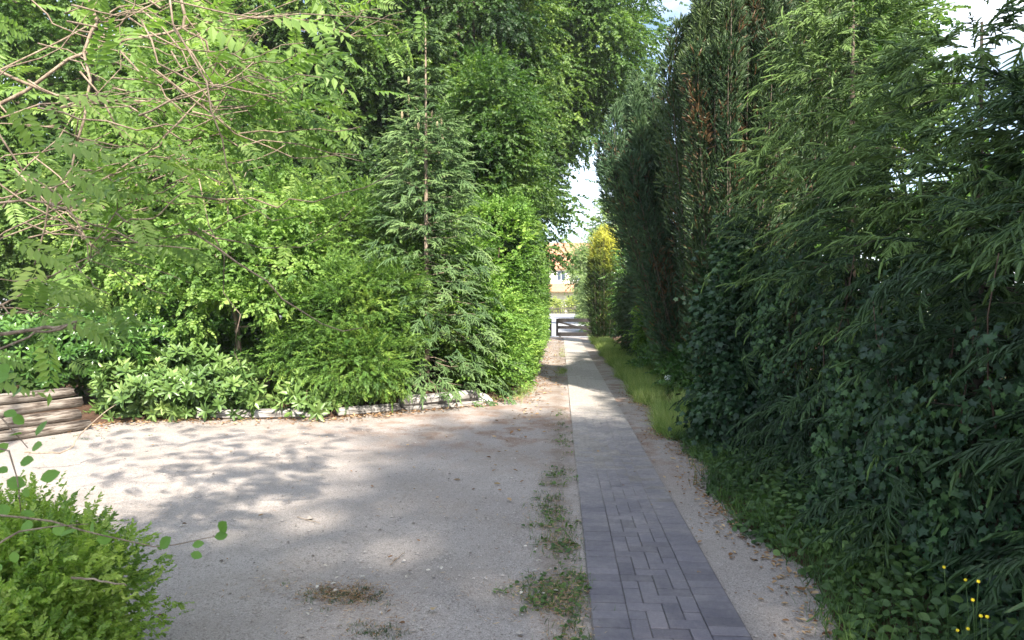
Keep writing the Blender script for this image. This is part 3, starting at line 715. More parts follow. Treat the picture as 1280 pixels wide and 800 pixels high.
# spruces
def spruce(name, label, x, y, h, rad, whorls, per, fans, sc, m, z0=.1, bare_top=.0, low=.05, cat='spruce', group=None, droop=.12, cones=False, prof=1.0, twigs=True, cull=None, shell=0, shsc=1.0, lean=(0, 0), tone0=0.0, tipup=.35, seed=None):
    ro = Root(name, (x, y, z0 - .1), label, cat, group)
    mb = MB(); top = np.array([x + lean[0], y + lean[1], z0 + h]); b0 = np.array([x, y, z0 - .1])
    tr = np.stack([np.linspace(b0[i], top[i], 8) for i in range(3)], 1); r0 = (.018 if not bare_top else .009) * h; mb.tube(tr, np.linspace(r0, .01, 8), 8)
    LL, DD, NN, SS, TT = [], [], [], [], []
    for w in range(whorls):
        f = low + (1 - low) * (w + rng.uniform(-.3, .3)) / whorls; f = min(max(f, low), .985)
        rr = rad * (1 - f) ** prof * (1.0 if f < 1 - bare_top else .6) + .12
        k = per if f < (.7 if bare_top else .9) else max(4, per // 2)
        for i in range(k):
            th = 2 * math.pi * (i + rng.uniform(-.35, .35)) / k + w * 1.1; l = rr * rng.uniform(.6, 1.12) * (.85 if shell else 1)
            o = b0 + (top - b0) * np.clip(f + rng.normal(0, .012), low, .99); e = .35 * f - droop
            n = max(3, int(l / (sc * .42))); s = np.linspace(.12, 1, n)
            d = np.array([math.cos(th), math.sin(th), 0])
            z = e * l * s - droop * .8 * l * s ** 2 + tipup * .25 * l * s ** 4
            pts = o + d[None] * (l * s)[:, None] + np.stack([0 * s, 0 * s, z + rng.normal(0, .03 * l, n)], 1) + rnd(n, .02)
            if twigs: mb.tube(np.vstack([o, pts]), np.linspace(.005 + .005 * l, .002, n + 1), 4)
            tgt = nrm(np.gradient(pts, axis=0)) if n > 1 else d[None]
            sdv = np.array([-d[1], d[0], 0]); side = np.where(np.arange(n) % 2 == 0, 1, -1)[:, None]
            Df = nrm(tgt + side * sdv[None] * (.85 * (1 - s) + .15)[:, None] * 1.1 + rnd(n, .12) + np.array([0, 0, -.06]))
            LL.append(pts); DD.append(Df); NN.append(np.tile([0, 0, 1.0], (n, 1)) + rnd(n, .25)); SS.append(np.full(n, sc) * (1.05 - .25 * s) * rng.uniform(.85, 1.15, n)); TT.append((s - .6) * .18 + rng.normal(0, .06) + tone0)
    mb.build('trunk', M_bark if not bare_top else M_barkp, ro, True)
    if shell:
        f = rng.uniform(low, 1 - bare_top * .8, shell) ** 1.1; th = rng.uniform(0, 2 * math.pi, shell)
        wv = 1 + .16 * np.sin(th * 5 + f * 9) * np.sin(f * 26 + th * 2)
        rr = (rad * (1 - f) ** prof + .05) * wv * rng.uniform(.62, 1.0, shell)
        d = np.stack([np.cos(th), np.sin(th), 0 * th], 1); p = b0 + (top - b0) * f[:, None] + d * rr[:, None]; p[:, 2] += .12 * np.sin(th * 3)
        LL.append(p); DD.append(nrm(d + rnd(shell, .38) + np.stack([0 * f, 0 * f, .35 * f - droop * 2.2 * (1 - f)], 1))); NN.append(np.tile([0, 0, 1.0], (shell, 1)) + d * .5 + rnd(shell, .25))
        SS.append(sc * shsc * rng.uniform(.65, 1.15, shell)); TT.append(rng.normal(.02, .09, shell) + tone0 * np.clip(f * 2.2 - .4, 0, 1.4) - .14 * (f < .55) * (not bare_top) + .12 * np.sin(th * 4 + f * 20))  # upper fans tinted lighter to stand in for sun on the tips; lower ones darker
    L, D, Nn, Sc, Tn = (np.concatenate(a) for a in (LL, DD, NN, SS, TT))
    if cull is not None: ok = cull(L); L, D, Nn, Sc, Tn = L[ok], D[ok], Nn[ok], Sc[ok], Tn[ok]
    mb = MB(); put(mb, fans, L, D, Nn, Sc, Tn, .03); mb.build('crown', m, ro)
    if cones:
        for i in range(16):
            f = rng.uniform(.68, .86); th = rng.uniform(0, 6.28); l = rad * (1 - f) * rng.uniform(.4, 1.0) + .12
            p = b0 + (top - b0) * f + np.array([math.cos(th) * l, math.sin(th) * l, -.08]); s = np.linspace(0, 1, 7)
            mb = MB(); mb.tube(np.stack([p[0] + 0 * s, p[1] + 0 * s, p[2] - .14 * s], 1), .02 * np.sin(math.pi * np.clip(s * .85 + .12, 0, 1)) + .003, 7); mb.build('cone', M_cone, ro, True)
    return ro
sp = P(533, 400, 12.0)
spruce('spruce', 'slender blue-green spruce with a bare leader and hanging cones behind the sleepers', sp[0], 12.0, 6.6, 1.55, 24, 7, FAN, .42, M_spruce2, shell=800, shsc=1.0, bare_top=.3, low=.03, cones=True, prof=1.0, droop=.12)

# dense leafy shrubs and the clipped hedge
g2 = 'leafy shrubs between the spruce and the hedge'
shrub('privet_bush', 'bright leafy bush at the foot of the hedge, right of the spruce', 'bush', (-1.45, 12.8, .1), [(-1.5, 12.9, 1.1, .62, .8, 1.1), (-1.75, 13.3, 1.9, .7, .8, 1.2), (-1.35, 12.5, .6, .5, .5, .5)], 3000, 260, .13, SPRh, .26, M_hedge, g2, droop=.1, shell=(.5, 1))
shrub('ivy_column', 'ivy-clad tree stem towering over the left end of the hedge', 'ivy-clad tree', (-1.7, 15.2, .1), [(-1.75, 15.2, 4.2, 1.05, 1.1, 2.3), (-1.4, 14.8, 2.9, .75, .8, 1.5), (-2.5, 15.6, 3.0, 1.2, 1.0, 2.6), (-1.5, 15.2, 6.0, .8, .9, 1.2)], 6500, 330, .22, SPRh, .34, M_broad2, g2, droop=.5, shell=(.55, 1), bark=M_bark, stems=8)
def hedge(name, label, x0, x1, y0, y1, z1, n, temps, sc, m, group=None, z0=.05, wave=.12, top_slope=0.0, cat='hedge'):
    ro = Root(name, ((x0 + x1) / 2, (y0 + y1) / 2, 0), label, cat, group)
    mb = MB()
    for y in np.arange(y0 + .3, y1, .7):
        for k in range(3):
            b = np.array([(x0 + x1) / 2 + rng.normal(0, .1), y + rng.normal(0, .1), 0]); mb.tube(wig(b, b + [rng.uniform(-.4, .4) * (x1 - x0), rng.normal(0, .2), z1 * .85], 6, .1), np.linspace(.025, .006, 6), 5)
    mb.build('stem', M_twigd, ro, True)
    fx, fy, ft = (y1 - y0) * z1, (x1 - x0) * z1, (x1 - x0) * (y1 - y0)
    pr = np.array([fx, fx, fy, fy, ft]); pr[1] *= .45; pr[3] *= .5; pr /= pr.sum(); k = rng.choice(5, n, p=pr)
    u = rng.uniform(0, 1, (n, 3)); L = np.stack([x0 + (x1 - x0) * u[:, 0], y0 + (y1 - y0) * u[:, 1], z0 + (z1 - z0) * u[:, 2]], 1)
    dep = np.abs(rng.normal(0, .13, n)) + .25 * (rng.uniform(0, 1, n) < .3)
    nv = np.array([[1, 0, 0], [-1, 0, 0], [0, -1, 0], [0, 1, 0], [0, 0, 1.0]])
    L[k == 0, 0] = x1 - dep[k == 0]; L[k == 1, 0] = x0 + dep[k == 1]; L[k == 2, 1] = y0 + dep[k == 2]; L[k == 3, 1] = y1 - dep[k == 3]; L[k == 4, 2] = z1 - dep[k == 4]
    w = wave * (np.sin(L[:, 1] * 1.3 + 1) * np.sin(L[:, 2] * 1.9) + .6 * np.sin(L[:, 1] * 3.7 + L[:, 2] * 2.9))
    L += nv[k] * w[:, None]; L[:, 2] += top_slope * (L[:, 1] - y0) * (L[:, 2] / z1)
    D = nrm(nv[k] + rnd(n, .45) + [0, 0, .25]); tn = .12 * np.sin(L[:, 1] * 2.1 + L[:, 2] * 3.3) + rng.normal(0, .08, n)
    mb = MB(); put(mb, temps, L, D, np.array([0, 0, 1.0]) + nv[k] * .6 + rnd(n, .35), sc * rng.uniform(.75, 1.2, n), tn, .04); mb.build('foliage', m, ro)
    return ro
hedge('clipped_hedge', 'tall bright green clipped hedge along the left of the drive', -2.0, -.72, 13.4, 33.6, 3.75, 13500, SPRh, .24, M_hedge)

# ------------------------------------------------------------------ trees behind
gT = 'tall broadleaf trees behind the bed'
def inview_keep(L): return np.ones(len(L), bool)
broad('broadleaf_tree', 'tall dark broadleaf tree behind the hazel, its crown leaving the top of the view', 'tree', (-6.6, 19.5, .2), (-6.3, 19.5, 12.5), .3,
      [(-6.5, 19.5, 9.5, 3.6, 2.6, 5.0), (-5.0, 18.6, 5.5, 2.4, 1.6, 3.2), (-8.2, 19, 6.0, 2.3, 1.8, 3.2)], 17000, 340, .42, SPR, .42, M_broad, group=gT, droop=.5, nl=14)
broad('broadleaf_tree', 'tall broadleaf tree directly behind the spruce top', 'tree', (-3.0, 20.5, .2), (-2.9, 20.5, 13.5), .34,
      [(-3.0, 20.5, 10.0, 3.0, 2.6, 5.0), (-2.4, 19.3, 5.6, 1.9, 1.6, 3.4), (-4.0, 19.8, 5.0, 1.8, 1.6, 3.4)], 17000, 330, .42, SPR, .42, M_broad, group=gT, droop=.55, nl=14)
broad('broadleaf_tree', 'broad tree behind the hedge arching its lit crown over the drive', 'tree', (-2.4, 26, .2), (-.8, 26, 14), .36,
      [(-1.2, 26, 11.5, 3.6, 3.0, 4.6), (1.2, 25.5, 11.5, 2.3, 2.2, 4.0), (-1.8, 25, 7.0, 1.7, 1.8, 3.0), (-.3, 25.5, 8.6, 1.2, 1.4, 1.8)], 17000, 360, .42, SPR, .44, M_broad2, group=gT, droop=.5, nl=14,
      keep=lambda L: ~((L[:, 0] > .15) & (L[:, 2] < 6.6 + .5 * np.sin(L[:, 0] * 4))))
broad('broadleaf_tree', 'large light green tree at far left behind the laurels', 'tree', (-11.0, 15.5, .2), (-11, 15.5, 10.5), .28,
      [(-11, 15.5, 6.5, 3.6, 2.2, 4.6), (-9.0, 14.5, 3.6, 2.2, 1.4, 2.0), (-13, 14.5, 4, 2.4, 1.6, 2.6)], 12000, 320, .38, SPR, .37, M_broad2, group=gT, droop=.4, nl=12)
broad('broadleaf_tree', 'light green tree between the hazel and the dark tree behind', 'tree', (-8.3, 14.6, .2), (-8.0, 14.6, 7.5), .2,
      [(-7.8, 14.4, 4.6, 2.2, 1.3, 3.0), (-6.6, 13.6, 3.2, 1.6, 1.0, 1.6), (-8.8, 13.8, 2.6, 2.0, 1.0, 1.5)], 11000, 300, .3, SPR, .29, M_hazel, group=gT, droop=.3, nl=12, bark=M_barkp)
broad('broadleaf_tree', 'deeper green tree closing the gap between the left trees', 'tree', (-12, 22, .2), (-12, 22, 12), .3,
      [(-12, 22, 7.5, 4.5, 2.4, 6.5), (-16.5, 19, 6, 3.5, 2.2, 5.5)], 8000, 220, .6, SPR, .65, M_broad, group=gT, droop=.4, nl=10)
broad('broadleaf_tree', 'shaded understory tree in the dark gap behind the tall trees', 'tree', (-5, 24.5, .2), (-5, 24.5, 8), .25,
      [(-4.5, 24.5, 5, 4.5, 1.6, 4.5), (-3, 25, 10, 3.5, 1.5, 4)], 6000, 200, .6, SPR, .65, M_broad, group=gT, droop=.4, nl=8)

# ------------------------------------------------------------------ right side
# spruce hedge
gS = 'unclipped spruces forming the right hedge'
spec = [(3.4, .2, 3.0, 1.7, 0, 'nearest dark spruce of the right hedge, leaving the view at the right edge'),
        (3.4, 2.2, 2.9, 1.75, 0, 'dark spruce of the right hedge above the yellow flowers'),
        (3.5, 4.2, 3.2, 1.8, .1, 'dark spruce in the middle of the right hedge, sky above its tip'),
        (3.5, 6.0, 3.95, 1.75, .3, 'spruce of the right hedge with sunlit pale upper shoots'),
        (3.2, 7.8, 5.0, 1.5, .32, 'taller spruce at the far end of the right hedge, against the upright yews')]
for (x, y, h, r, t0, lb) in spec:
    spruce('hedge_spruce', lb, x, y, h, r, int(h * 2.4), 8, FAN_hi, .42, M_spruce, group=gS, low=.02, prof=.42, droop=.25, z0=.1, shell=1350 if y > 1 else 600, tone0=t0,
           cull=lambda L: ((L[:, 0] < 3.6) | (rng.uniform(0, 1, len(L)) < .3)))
# ivy sheet over the foot of the spruces
def ivy(name, label, x_face, y0, y1, z1, n, sc, group=None, end=True):
    ro = Root(name, (x_face + .3, (y0 + y1) / 2, .05), label, 'ivy', group); mb = MB()
    for i in range(26):
        y = rng.uniform(y0, y1); b = np.array([x_face + .25, y, .05]); mb.tube(wig(b, b + [rng.uniform(-.1, .2), rng.normal(0, .4), z1 * rng.uniform(.5, .95)], 7, .2), np.linspace(.009, .003, 7), 4)
    mb.build('stem', M_twigd, ro, True)
    y = rng.uniform(y0, y1, n); z = z1 * rng.uniform(0, 1, n) ** 1.25
    lump = .2 * np.sin(y * 2.2 + z * 1.4) + .12 * np.sin(y * 5.1 - z * 3.7) + .07 * np.sin(z * 9 + y * 7)
    x = x_face - .1 * np.exp(-z * 1.6) + lump * .6 + np.abs(rng.normal(0, .09, n)) + .1 * z
    dens = (np.sin(y * 3.1 + z * 2.7) + np.sin(y * 1.3 - z * 4.1) + 2) / 4
    ok = rng.uniform(0, 1, n) < np.clip(1.15 - 1.15 * z / (z1 * (.45 + .07 * y)) + dens * .3, 0, 1)
    y, z, x = y[ok], z[ok], x[ok]; k = len(y)
    O = np.tile([-1.0, -.25, .35], (k, 1)) + rnd(k, .42)
    D = nrm(np.tile([-.3, 0, -1.0], (k, 1)) + rnd(k, .55)); Nn = O
    mb.inst if False else None
    mb2 = MB(); L = np.stack([x, y, z + .05], 1)
    mb2.inst(leaf_ivy(), L, D, Nn, sc * rng.uniform(.55, 1.3, k), tone=rng.normal(.0, .16, k) + .1 * np.sin(y * 4) , jit=.02); mb2.build('foliage', M_ivy, ro)
ivy('ivy', 'dark ivy sheet climbing the foot of the spruce hedge', 1.98, .3, 8.6, 2.2, 27000, .05)
# rounded end of the hedge at the yews
shrub('ivy', 'ivy bulging at the far corner of the spruce hedge beside the grass verge', 'ivy', (2.0, 8.3, .05), [(2.05, 8.2, 1.0, .42, .7, 1.1), (2.2, 8.6, 1.8, .38, .6, .9), (1.9, 7.6, .55, .35, .6, .55)], 11000, 400, .12, [leaf_ivy()], .065, M_ivy, droop=.8, shell=(.7, 1), rand=.5, up=.2)

# Irish yews: bundles of upright plumes
def irish(name, label, x, y, h, r, plumes, m, group, base_r=.3, n_per=150, sc=.135, lean=0.0, cat='yew', goldtop=False, peak=.6, drop=0.35):
    ro = Root(name, (x, y, .05), label, cat, group); mb = MB(); LL, DD, NN, TT = [], [], [], []
    for i in range(plumes):
        pt_ = rng.normal(0, .13)
        th = rng.uniform(0, 2 * math.pi); q = math.sqrt(rng.uniform(.05, 1)); ht = h * (1 - drop * q * rng.uniform(.3, 1.2)) 
        b = np.array([x + math.cos(th) * base_r * q, y + math.sin(th) * base_r * q, .08])
        mx = np.array([x + lean + math.cos(th) * r * q, y + math.sin(th) * r * q, h * peak]); tp = np.array([x + lean * 1.3 + math.cos(th) * r * q * .72, y + math.sin(th) * r * q * .72, max(ht, h * peak + .3)])
        s = np.linspace(0, 1, 12)[:, None]; c = (1 - s) ** 2 * b + 2 * s * (1 - s) * (mx * 1.0 + (mx - (b + tp) / 2) * .6) + s ** 2 * tp
        mb.tube(c, np.linspace(.013, .003, 12), 4)
        k = n_per; u = np.sort(rng.uniform(.04, 1, k)); ii = np.minimum((u * 11).astype(int), 10); fr = (u * 11 - ii)[:, None]
        p = c[ii] + (c[ii + 1] - c[ii]) * fr; tg = nrm(c[ii + 1] - c[ii])
        rad = (.14 + .055 * np.sin(u * 13 + i)) [:, None] * (1 - u ** 5)[:, None] + .015; o = nrm(rnd(k) * [1, 1, .3]); p = p + o * rad
        LL.append(p); DD.append(nrm(tg * 1.0 + o * .9 + rnd(k, .3))); NN.append(rnd(k))
        hh = p[:, 2] / h; TT.append((np.clip(hh * 1.7 - 1.12, -.3, .5) if goldtop else (hh - .35) * .35 + .06) + pt_ + .16 * (u > .86) + .10 * np.sin(u * 13 + i))  # yews other than the golden one lighten upward, painting in the lit upper part
    mb.build('trunk', M_bark, ro, True)
    L, D, Nn, Tn = (np.concatenate(a) for a in (LL, DD, NN, TT)); mb = MB()
    Tn = Tn - .5 * (rng.uniform(0, 1, len(Tn)) < .08) * (0 if goldtop else 1)
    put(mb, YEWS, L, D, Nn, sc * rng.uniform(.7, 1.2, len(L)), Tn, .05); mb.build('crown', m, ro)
gY = 'upright yews on the right of the drive'
irish('upright_yew', 'tallest upright yew with brown flecks, next to the spruce hedge', 2.62, 10.9, 8.2, 1.05, 58, M_yew, gY, n_per=950, drop=.45, base_r=.35)
irish('upright_yew', 'dark upright yew leaning over the drive, second from the spruce hedge', 2.5, 13.4, 6.6, 1.0, 52, M_yewb, gY, lean=-.7, n_per=850, drop=.5, base_r=.25)
irish('upright_yew', 'upright yew hidden behind the tallest one, brown inside', 3.9, 12.6, 8.8, 1.2, 80, M_yew, gY, n_per=300, sc=.24)
irish('golden_yew', 'golden yew with yellow upper plumes near the gate', 1.9, 29.5, 5.3, .66, 44, M_gold, gY, n_per=200, sc=.22, goldtop=True, cat='golden yew', drop=.25, base_r=.4, peak=.5)
gB = 'shrubs along the right verge'
shrub('verge_shrub', 'mid-green narrow shrub just before the golden yew', 'shrub', (2.8, 25.5, .1), [(2.8, 25.5, 2.0, .62, 1.0, 2.0), (2.8, 24.5, 1.2, .6, .8, 1.2)], 2600, 200, .18, SPRh, .3, M_laurel, gB, droop=.4)
shrub('verge_shrub', 'dark shrub below the leaning yew', 'shrub', (2.6, 21, .1), [(2.6, 21, 1.6, .7, 1.3, 1.7), (2.7, 18.8, 1.0, .55, .9, 1.0)], 3200, 240, .18, FEAT, .32, M_yew, gB, droop=.1)
shrub('verge_shrub', 'sunlit yellow-green bush between the leaning yew and the dark shrub', 'bush', (2.45, 17.0, .1), [(2.45, 17.0, .95, .42, .6, .75), (2.5, 16.8, 1.4, .3, .4, .4)], 900, 90, .14, SPRo, .26, M_hazel, gB, droop=.2)
shrub('verge_shrub', 'low leafy ground shrub under the sunlit bush', 'shrub', (2.3, 15.6, .05), [(2.35, 15.8, .35, .55, 1.5, .4), (2.45, 13.0, .45, .55, 1.3, .45), (2.6, 11.0, .35, .4, 1.2, .35)], 3600, 300, .12, SPRh, .2, M_laurel, gB, droop=.1)
broad('broadleaf_tree', 'green tree behind the right spruces, filling the sky beside the yews', 'tree', (5.9, 15.2, .1), (5.8, 15.2, 8.5), .22,
      [(5.6, 15, 6.6, 1.6, 1.6, 2.8)], 2400, 150, .4, SPR, .6, M_broad2, group=gT, droop=.4, nl=10)
# far trees past the gate
shrub('far_hedge', 'pale clipped hedge behind the gate at the golden yew', 'hedge', (2.15, 42, 0), [(2.15, 42, 1.8, .65, 3.5, 1.9)], 3000, 200, .25, SPRh, .4, M_far, None, droop=.2)
broad('far_tree', 'hazy pale green tree over the street beyond the gate', 'tree', (3.2, 58, 0), (3.0, 58, 7), .2, [(2.3, 58, 4.7, 1.4, 2.0, 1.8), (4.6, 58, 5, 2.2, 2, 3)], 2600, 150, .4, SPR, .7, M_far, droop=.3, nl=8)
broad('far_tree', 'tall thin pale tree rising behind the golden yew', 'tree', (6.2, 75, 0), (6.2, 75, 12), .2, [(6.2, 75, 9, 2.2, 2, 4.5)], 1600, 90, .6, SPR, .9, M_far, droop=.2, nl=8)
broad('far_tree', 'pale tree far across the street left of the house', 'tree', (-9, 140, 0), (-9, 140, 13), .3, [(-8, 140, 9, 6, 3, 6)], 1800, 90, 1.0, SPR, 2.0, M_far, droop=.2, nl=8)
for i, (x, y, r, lb) in enumerate(((-1.5, 114.5, 1.9, 'yellow-green garden bush left of the house window across the street'), (2.8, 114.5, 1.6, 'yellow-green garden bush right of the house window across the street'), (6.5, 115, 2.0, 'yellow-green garden bush at the right end of the picket fence'))):
    shrub('garden_bush', lb, 'bush', (x, y, 0), [(x, y, 1.2, r, 1.0, 1.5)], 700, 60, .3, SPRh, .8, M_fary, 'garden bushes across the street')

# tall tree behind the camera on the right: throws the soft shade over the near gravel
broad('broadleaf_tree', 'tall tree standing behind the viewpoint on the right, shading the near gravel', 'tree', (5.0, -7.8, 0), (4.6, -7.4, 14), .35,
      [(5.6, -4.3, 12, 2.8, 2.4, 1.8), (2.3, -9.9, 12, 2.9, 2.5, 2.0), (-.9, -10.2, 12, 2.5, 2.3, 1.8), (8.6, -5.5, 12, 2.6, 3, 2.0)], 9000, 330, .55, SPR, .7, M_broad, group=gT, droop=.3, nl=14, start=.6)
hedge('background_hedge', 'dark leafy hedge closing the view behind the right spruces', 4.6, 5.6, -1, 13, 3.0, 7000, SPRh, .42, M_laurel)

# ------------------------------------------------------------------ near left: box bush, overhanging tree, bramble
SPB = [spray(leaf_oval(.55, .1, .05), 12, .34, ang=50, arch=.0, jit=.5) for _ in range(5)]
bx, by = -2.14, 2.7
shrub('box_bush', 'bright small-leaved bush in the lower left corner', 'bush', (bx, by, 0),
      [(bx - .06, by, .40, .44, .46, .40), (bx - .42, by + .08, .44, .46, .46, .40), (bx + .0, by - .22, .26, .36, .4, .28)], 9000, 420, .055, SPB, .07, M_box, droop=-.2, shell=(.6, 1.0), rand=.6, ctone=.2, squash=1.0)

def overhang():
    ro = Root('overhanging_tree', (-5.2, 3.6, 0), 'light pinnate-leaved tree reaching in from the upper left with pinkish bare branches', 'tree')
    mb = MB(); tw = MB(); tips = []
    tr = wig((-5.2, 3.6, 0), (-5.0, 3.7, 5.2), 8, .06); mb.tube(tr, np.linspace(.11, .05, 8), 8)
    # main boughs through photo pixels at real depths
    boughs = [[(-60, 330, 3.6), (60, 262, 3.5), (190, 245, 3.4), (300, 95, 3.4), (300, 88, 3.5)],
              [(-80, 420, 3.2), (0, 378, 3.1), (110, 320, 3.0), (160, 230, 3.0)],
              [(-60, 250, 2.8), (90, 250, 2.9), (210, 170, 3.2), (290, 85, 3.5)],
              [(-70, 180, 3.6), (120, 60, 3.8), (250, 30, 4.2), (360, 20, 4.6), (430, 40, 5.0)],
              [(-60, 60, 3.4), (90, 130, 3.6), (240, 130, 4.0), (330, 170, 4.4), (400, 190, 4.8)],
              [(-50, 150, 3.0), (70, 130, 3.1), (200, 128, 3.4), (290, 140, 3.8)],
              [(120, -40, 3.4), (118, 40, 3.3), (110, 140, 3.3), (70, 240, 3.2), (45, 330, 3.2)],
              [(220, -50, 3.8), (230, 30, 3.8), (270, 70, 3.9), (300, 110, 4.0)],
              [(-60, 420, 2.6), (60, 410, 2.6), (95, 408, 2.6), (45, 420, 2.5), (-40, 445, 2.4)],
              [(-60, 120, 4.2), (150, 10, 4.6), (330, -30, 5.0), (430, 10, 5.4)],
              [(-60, 330, 4.4), (110, 250, 4.6), (230, 210, 4.8), (300, 240, 5.0)]]
    for bi, b in enumerate(boughs):
        pts = np.array([P(*q) for q in b]); k = 16; s = np.linspace(0, len(pts) - 1, k); i = np.minimum(s.astype(int), len(pts) - 2); f = (s - i)[:, None]
        f = f * f * (3 - 2 * f) * .5 + f * .5
        c = pts[i] + (pts[i + 1] - pts[i]) * f + rnd(k, .012); r0 = rng.uniform(.005, .011)
        mb.tube(c, np.linspace(r0, r0 * .4, k), 6)
        if bi in (8,): continue
        for j in range(9):
            p = c[rng.integers(3, k)]; d = nrm(np.array([1.0, .15, .1]) + rnd(1, .5)[0]); l = rng.uniform(.25, .7); w = wig(p, p + d * l, 6, .25); mb.tube(w, np.linspace(.004, .0015, 6), 4)
            tips += [w[-1], w[3]]
        tips += list(c[6::3])
    # tangle of thin pinkish vine stems
    for i in range(60):
        a = P(rng.uniform(-60, 250), rng.uniform(-30, 300), rng.uniform(2.8, 4.4)); d = nrm(np.array([1, .1, rng.normal(0, .6)]) + rnd(1, .3)[0])
        tw.tube(wig(a, a + d * rng.uniform(.4, 1.3), 9, .3, .1), np.linspace(.005, .002, 9), 4)
    mb.build('trunk', M_twigd if False else M_twig, ro, True); tw.build('twigs', M_twig, ro, True)
    tips = np.array(tips); n = 290; j = rng.integers(0, len(tips), n); L = tips[j] + rnd(n, .10) 
    extra = []
    for i in range(140): extra.append(P(rng.uniform(-60, 440) , rng.uniform(-60, 190) if rng.uniform() < .85 else rng.uniform(180, 270), rng.uniform(3.8, 6.0)))
    extra = np.array(extra); pxs = extra[:, 0] / extra[:, 1]
    # the crown thins towards the right
    keep = rng.uniform(0, 1, len(extra)) < np.clip(1.15 - (pxs + .75) * .75, .25, 1); extra = extra[keep]
    L = np.vstack([L, extra]); n = len(L)
    D = nrm(np.array([.8, -.1, -.25]) + rnd(n, .55)); mb = MB()
    for (ax, ay, bx_, by_, dd) in ((15, 125, 55, 190, 2.2), (55, 175, 155, 185, 2.2), (70, 205, 150, 240, 2.4), (10, 215, 110, 245, 2.3), (60, 120, 150, 108, 2.6), (75, 400, 150, 412, 2.5), (95, 405, 160, 432, 2.5),
                                 (-30, 465, 50, 482, 2.1), (-20, 440, 45, 452, 2.2), (300, 150, 400, 178, 3.6), (340, 165, 430, 200, 3.8), (240, 20, 340, 60, 3.4), (330, 20, 425, 20, 3.8), (350, 50, 440, 95, 4.0), (380, -20, 440, 40, 4.0), (20, 300, 100, 330, 2.6), (50, 370, 120, 360, 2.7)):
        A, B = P(ax, ay, dd), P(bx_, by_, dd + .1); mb.inst(PIN[rng.integers(3)], A[None], (B - A)[None], np.array([[.1, -.75, .8]]), np.linalg.norm(B - A), tone=[.18], jit=.03)
    put(mb, PIN, L, D, np.tile([0, -.25, 1.0], (n, 1)) + rnd(n, .3), .25 * rng.uniform(.65, 1.25, n), rng.normal(0, .1, n), .03); mb.build('crown', M_pinn, ro)
overhang()
def bramble():
    ro = Root('bramble', (-2.5, 2.2, 0), 'thin bramble with round blurred leaves arching over the lower left bush', 'bramble')
    mb = MB(); lv = []
    st = [[(-60, 560, 2.0), (10, 560, 2.0), (22, 600, 2.0), (26, 640, 2.05)], [(-60, 720, 1.9), (20, 665, 1.9), (65, 658, 1.9), (110, 655, 1.95)], [(-40, 500, 2.1), (0, 520, 2.1), (35, 560, 2.1)],
          [(-40, 640, 1.9), (60, 650, 1.95), (110, 665, 2.0), (200, 685, 2.1), (270, 670, 2.2)]]
    for s_ in st:
        pts = np.array([P(*q) for q in s_]); k = 12; s = np.linspace(0, len(pts) - 1, k); i = np.minimum(s.astype(int), len(pts) - 2); c = pts[i] + (pts[i + 1] - pts[i]) * (s - i)[:, None]
        mb.tube(c, np.linspace(.0035, .0014, k), 5)
    mb.build('stem', M_twig, ro, True)
    px = [(5, 515), (30, 530), (10, 545), (-5, 565), (25, 578), (8, 600), (30, 610), (2, 630), (35, 650), (15, 690), (0, 705), (70, 655), (75, 670), (115, 652), (120, 675), (40, 560), (20, 490), (12, 470), (0, 455), (25, 640), (-2, 585), (50, 600), (200, 685), (240, 682), (238, 692), (268, 672), (275, 665), (45, 545)]
    L = np.array([P(x, y, 2.0 + .1 * rng.uniform()) for x, y in px]); n = len(L); mb = MB()
    mb.inst(leaf_oval(.75, .05, .05), L, nrm(np.array([.6, 0, -.2]) + rnd(n, .6)), np.tile([0, -.7, .7], (n, 1)) + rnd(n, .3), .05 * rng.uniform(.7, 1.2, n), tone=rng.normal(.0, .08, n)); mb.build('leaves', M_fern, ro)
bramble()
# dead twigs
def smooth(p, k=3):
    for _ in range(k): p = np.vstack([p[:1], np.stack([.75 * p[:-1] + .25 * p[1:], .25 * p[:-1] + .75 * p[1:]], 1).reshape(-1, 3), p[-1:]])
    return p
def twig(px, label, r=.004, Y=None, z=.012):
    if Y is None: pts = np.array([G(*q) for q in px]); pts[:, 2] = z
    else: pts = np.array([P(q[0], q[1], Y[i]) for i, q in enumerate(px)])
    c = smooth(pts, 2); k = len(c); c = c + rnd(k, r * .5)
    if Y is None: c[:, 2] = np.maximum(c[:, 2], .006)
    mb = MB(); mb.tube(c, np.linspace(r, r * .5, k), 6); tag(mb.build('dead_twig', M_barkp, None, True), label, 'twig', 'dead twigs')
twig([(30, 565), (85, 568), (100, 540), (145, 505)], 'long bent pale twig rising beside the log wall', .009, Y=[6.5, 6.6, 6.8, 7.2])
twig([(88, 722), (120, 724), (158, 732)], 'short straight pale twig lying on the lower left bush', .004, Y=[2.12, 2.13, 2.1])
twig([(925 - 430, 700), (503 - 12, 703)], 'tiny pale twig on the gravel left of the weed strip', .004)
twig([(488, 708), (506, 692)], 'thin slanting pale twig on the near gravel', .004)
twig([(372, 648), (400, 656)], 'thin dark twig on the gravel in the middle of the yard', .004)
twig([(690, 728), (702, 742)], 'straw-coloured twig lying in the weed strip beside the path', .003)

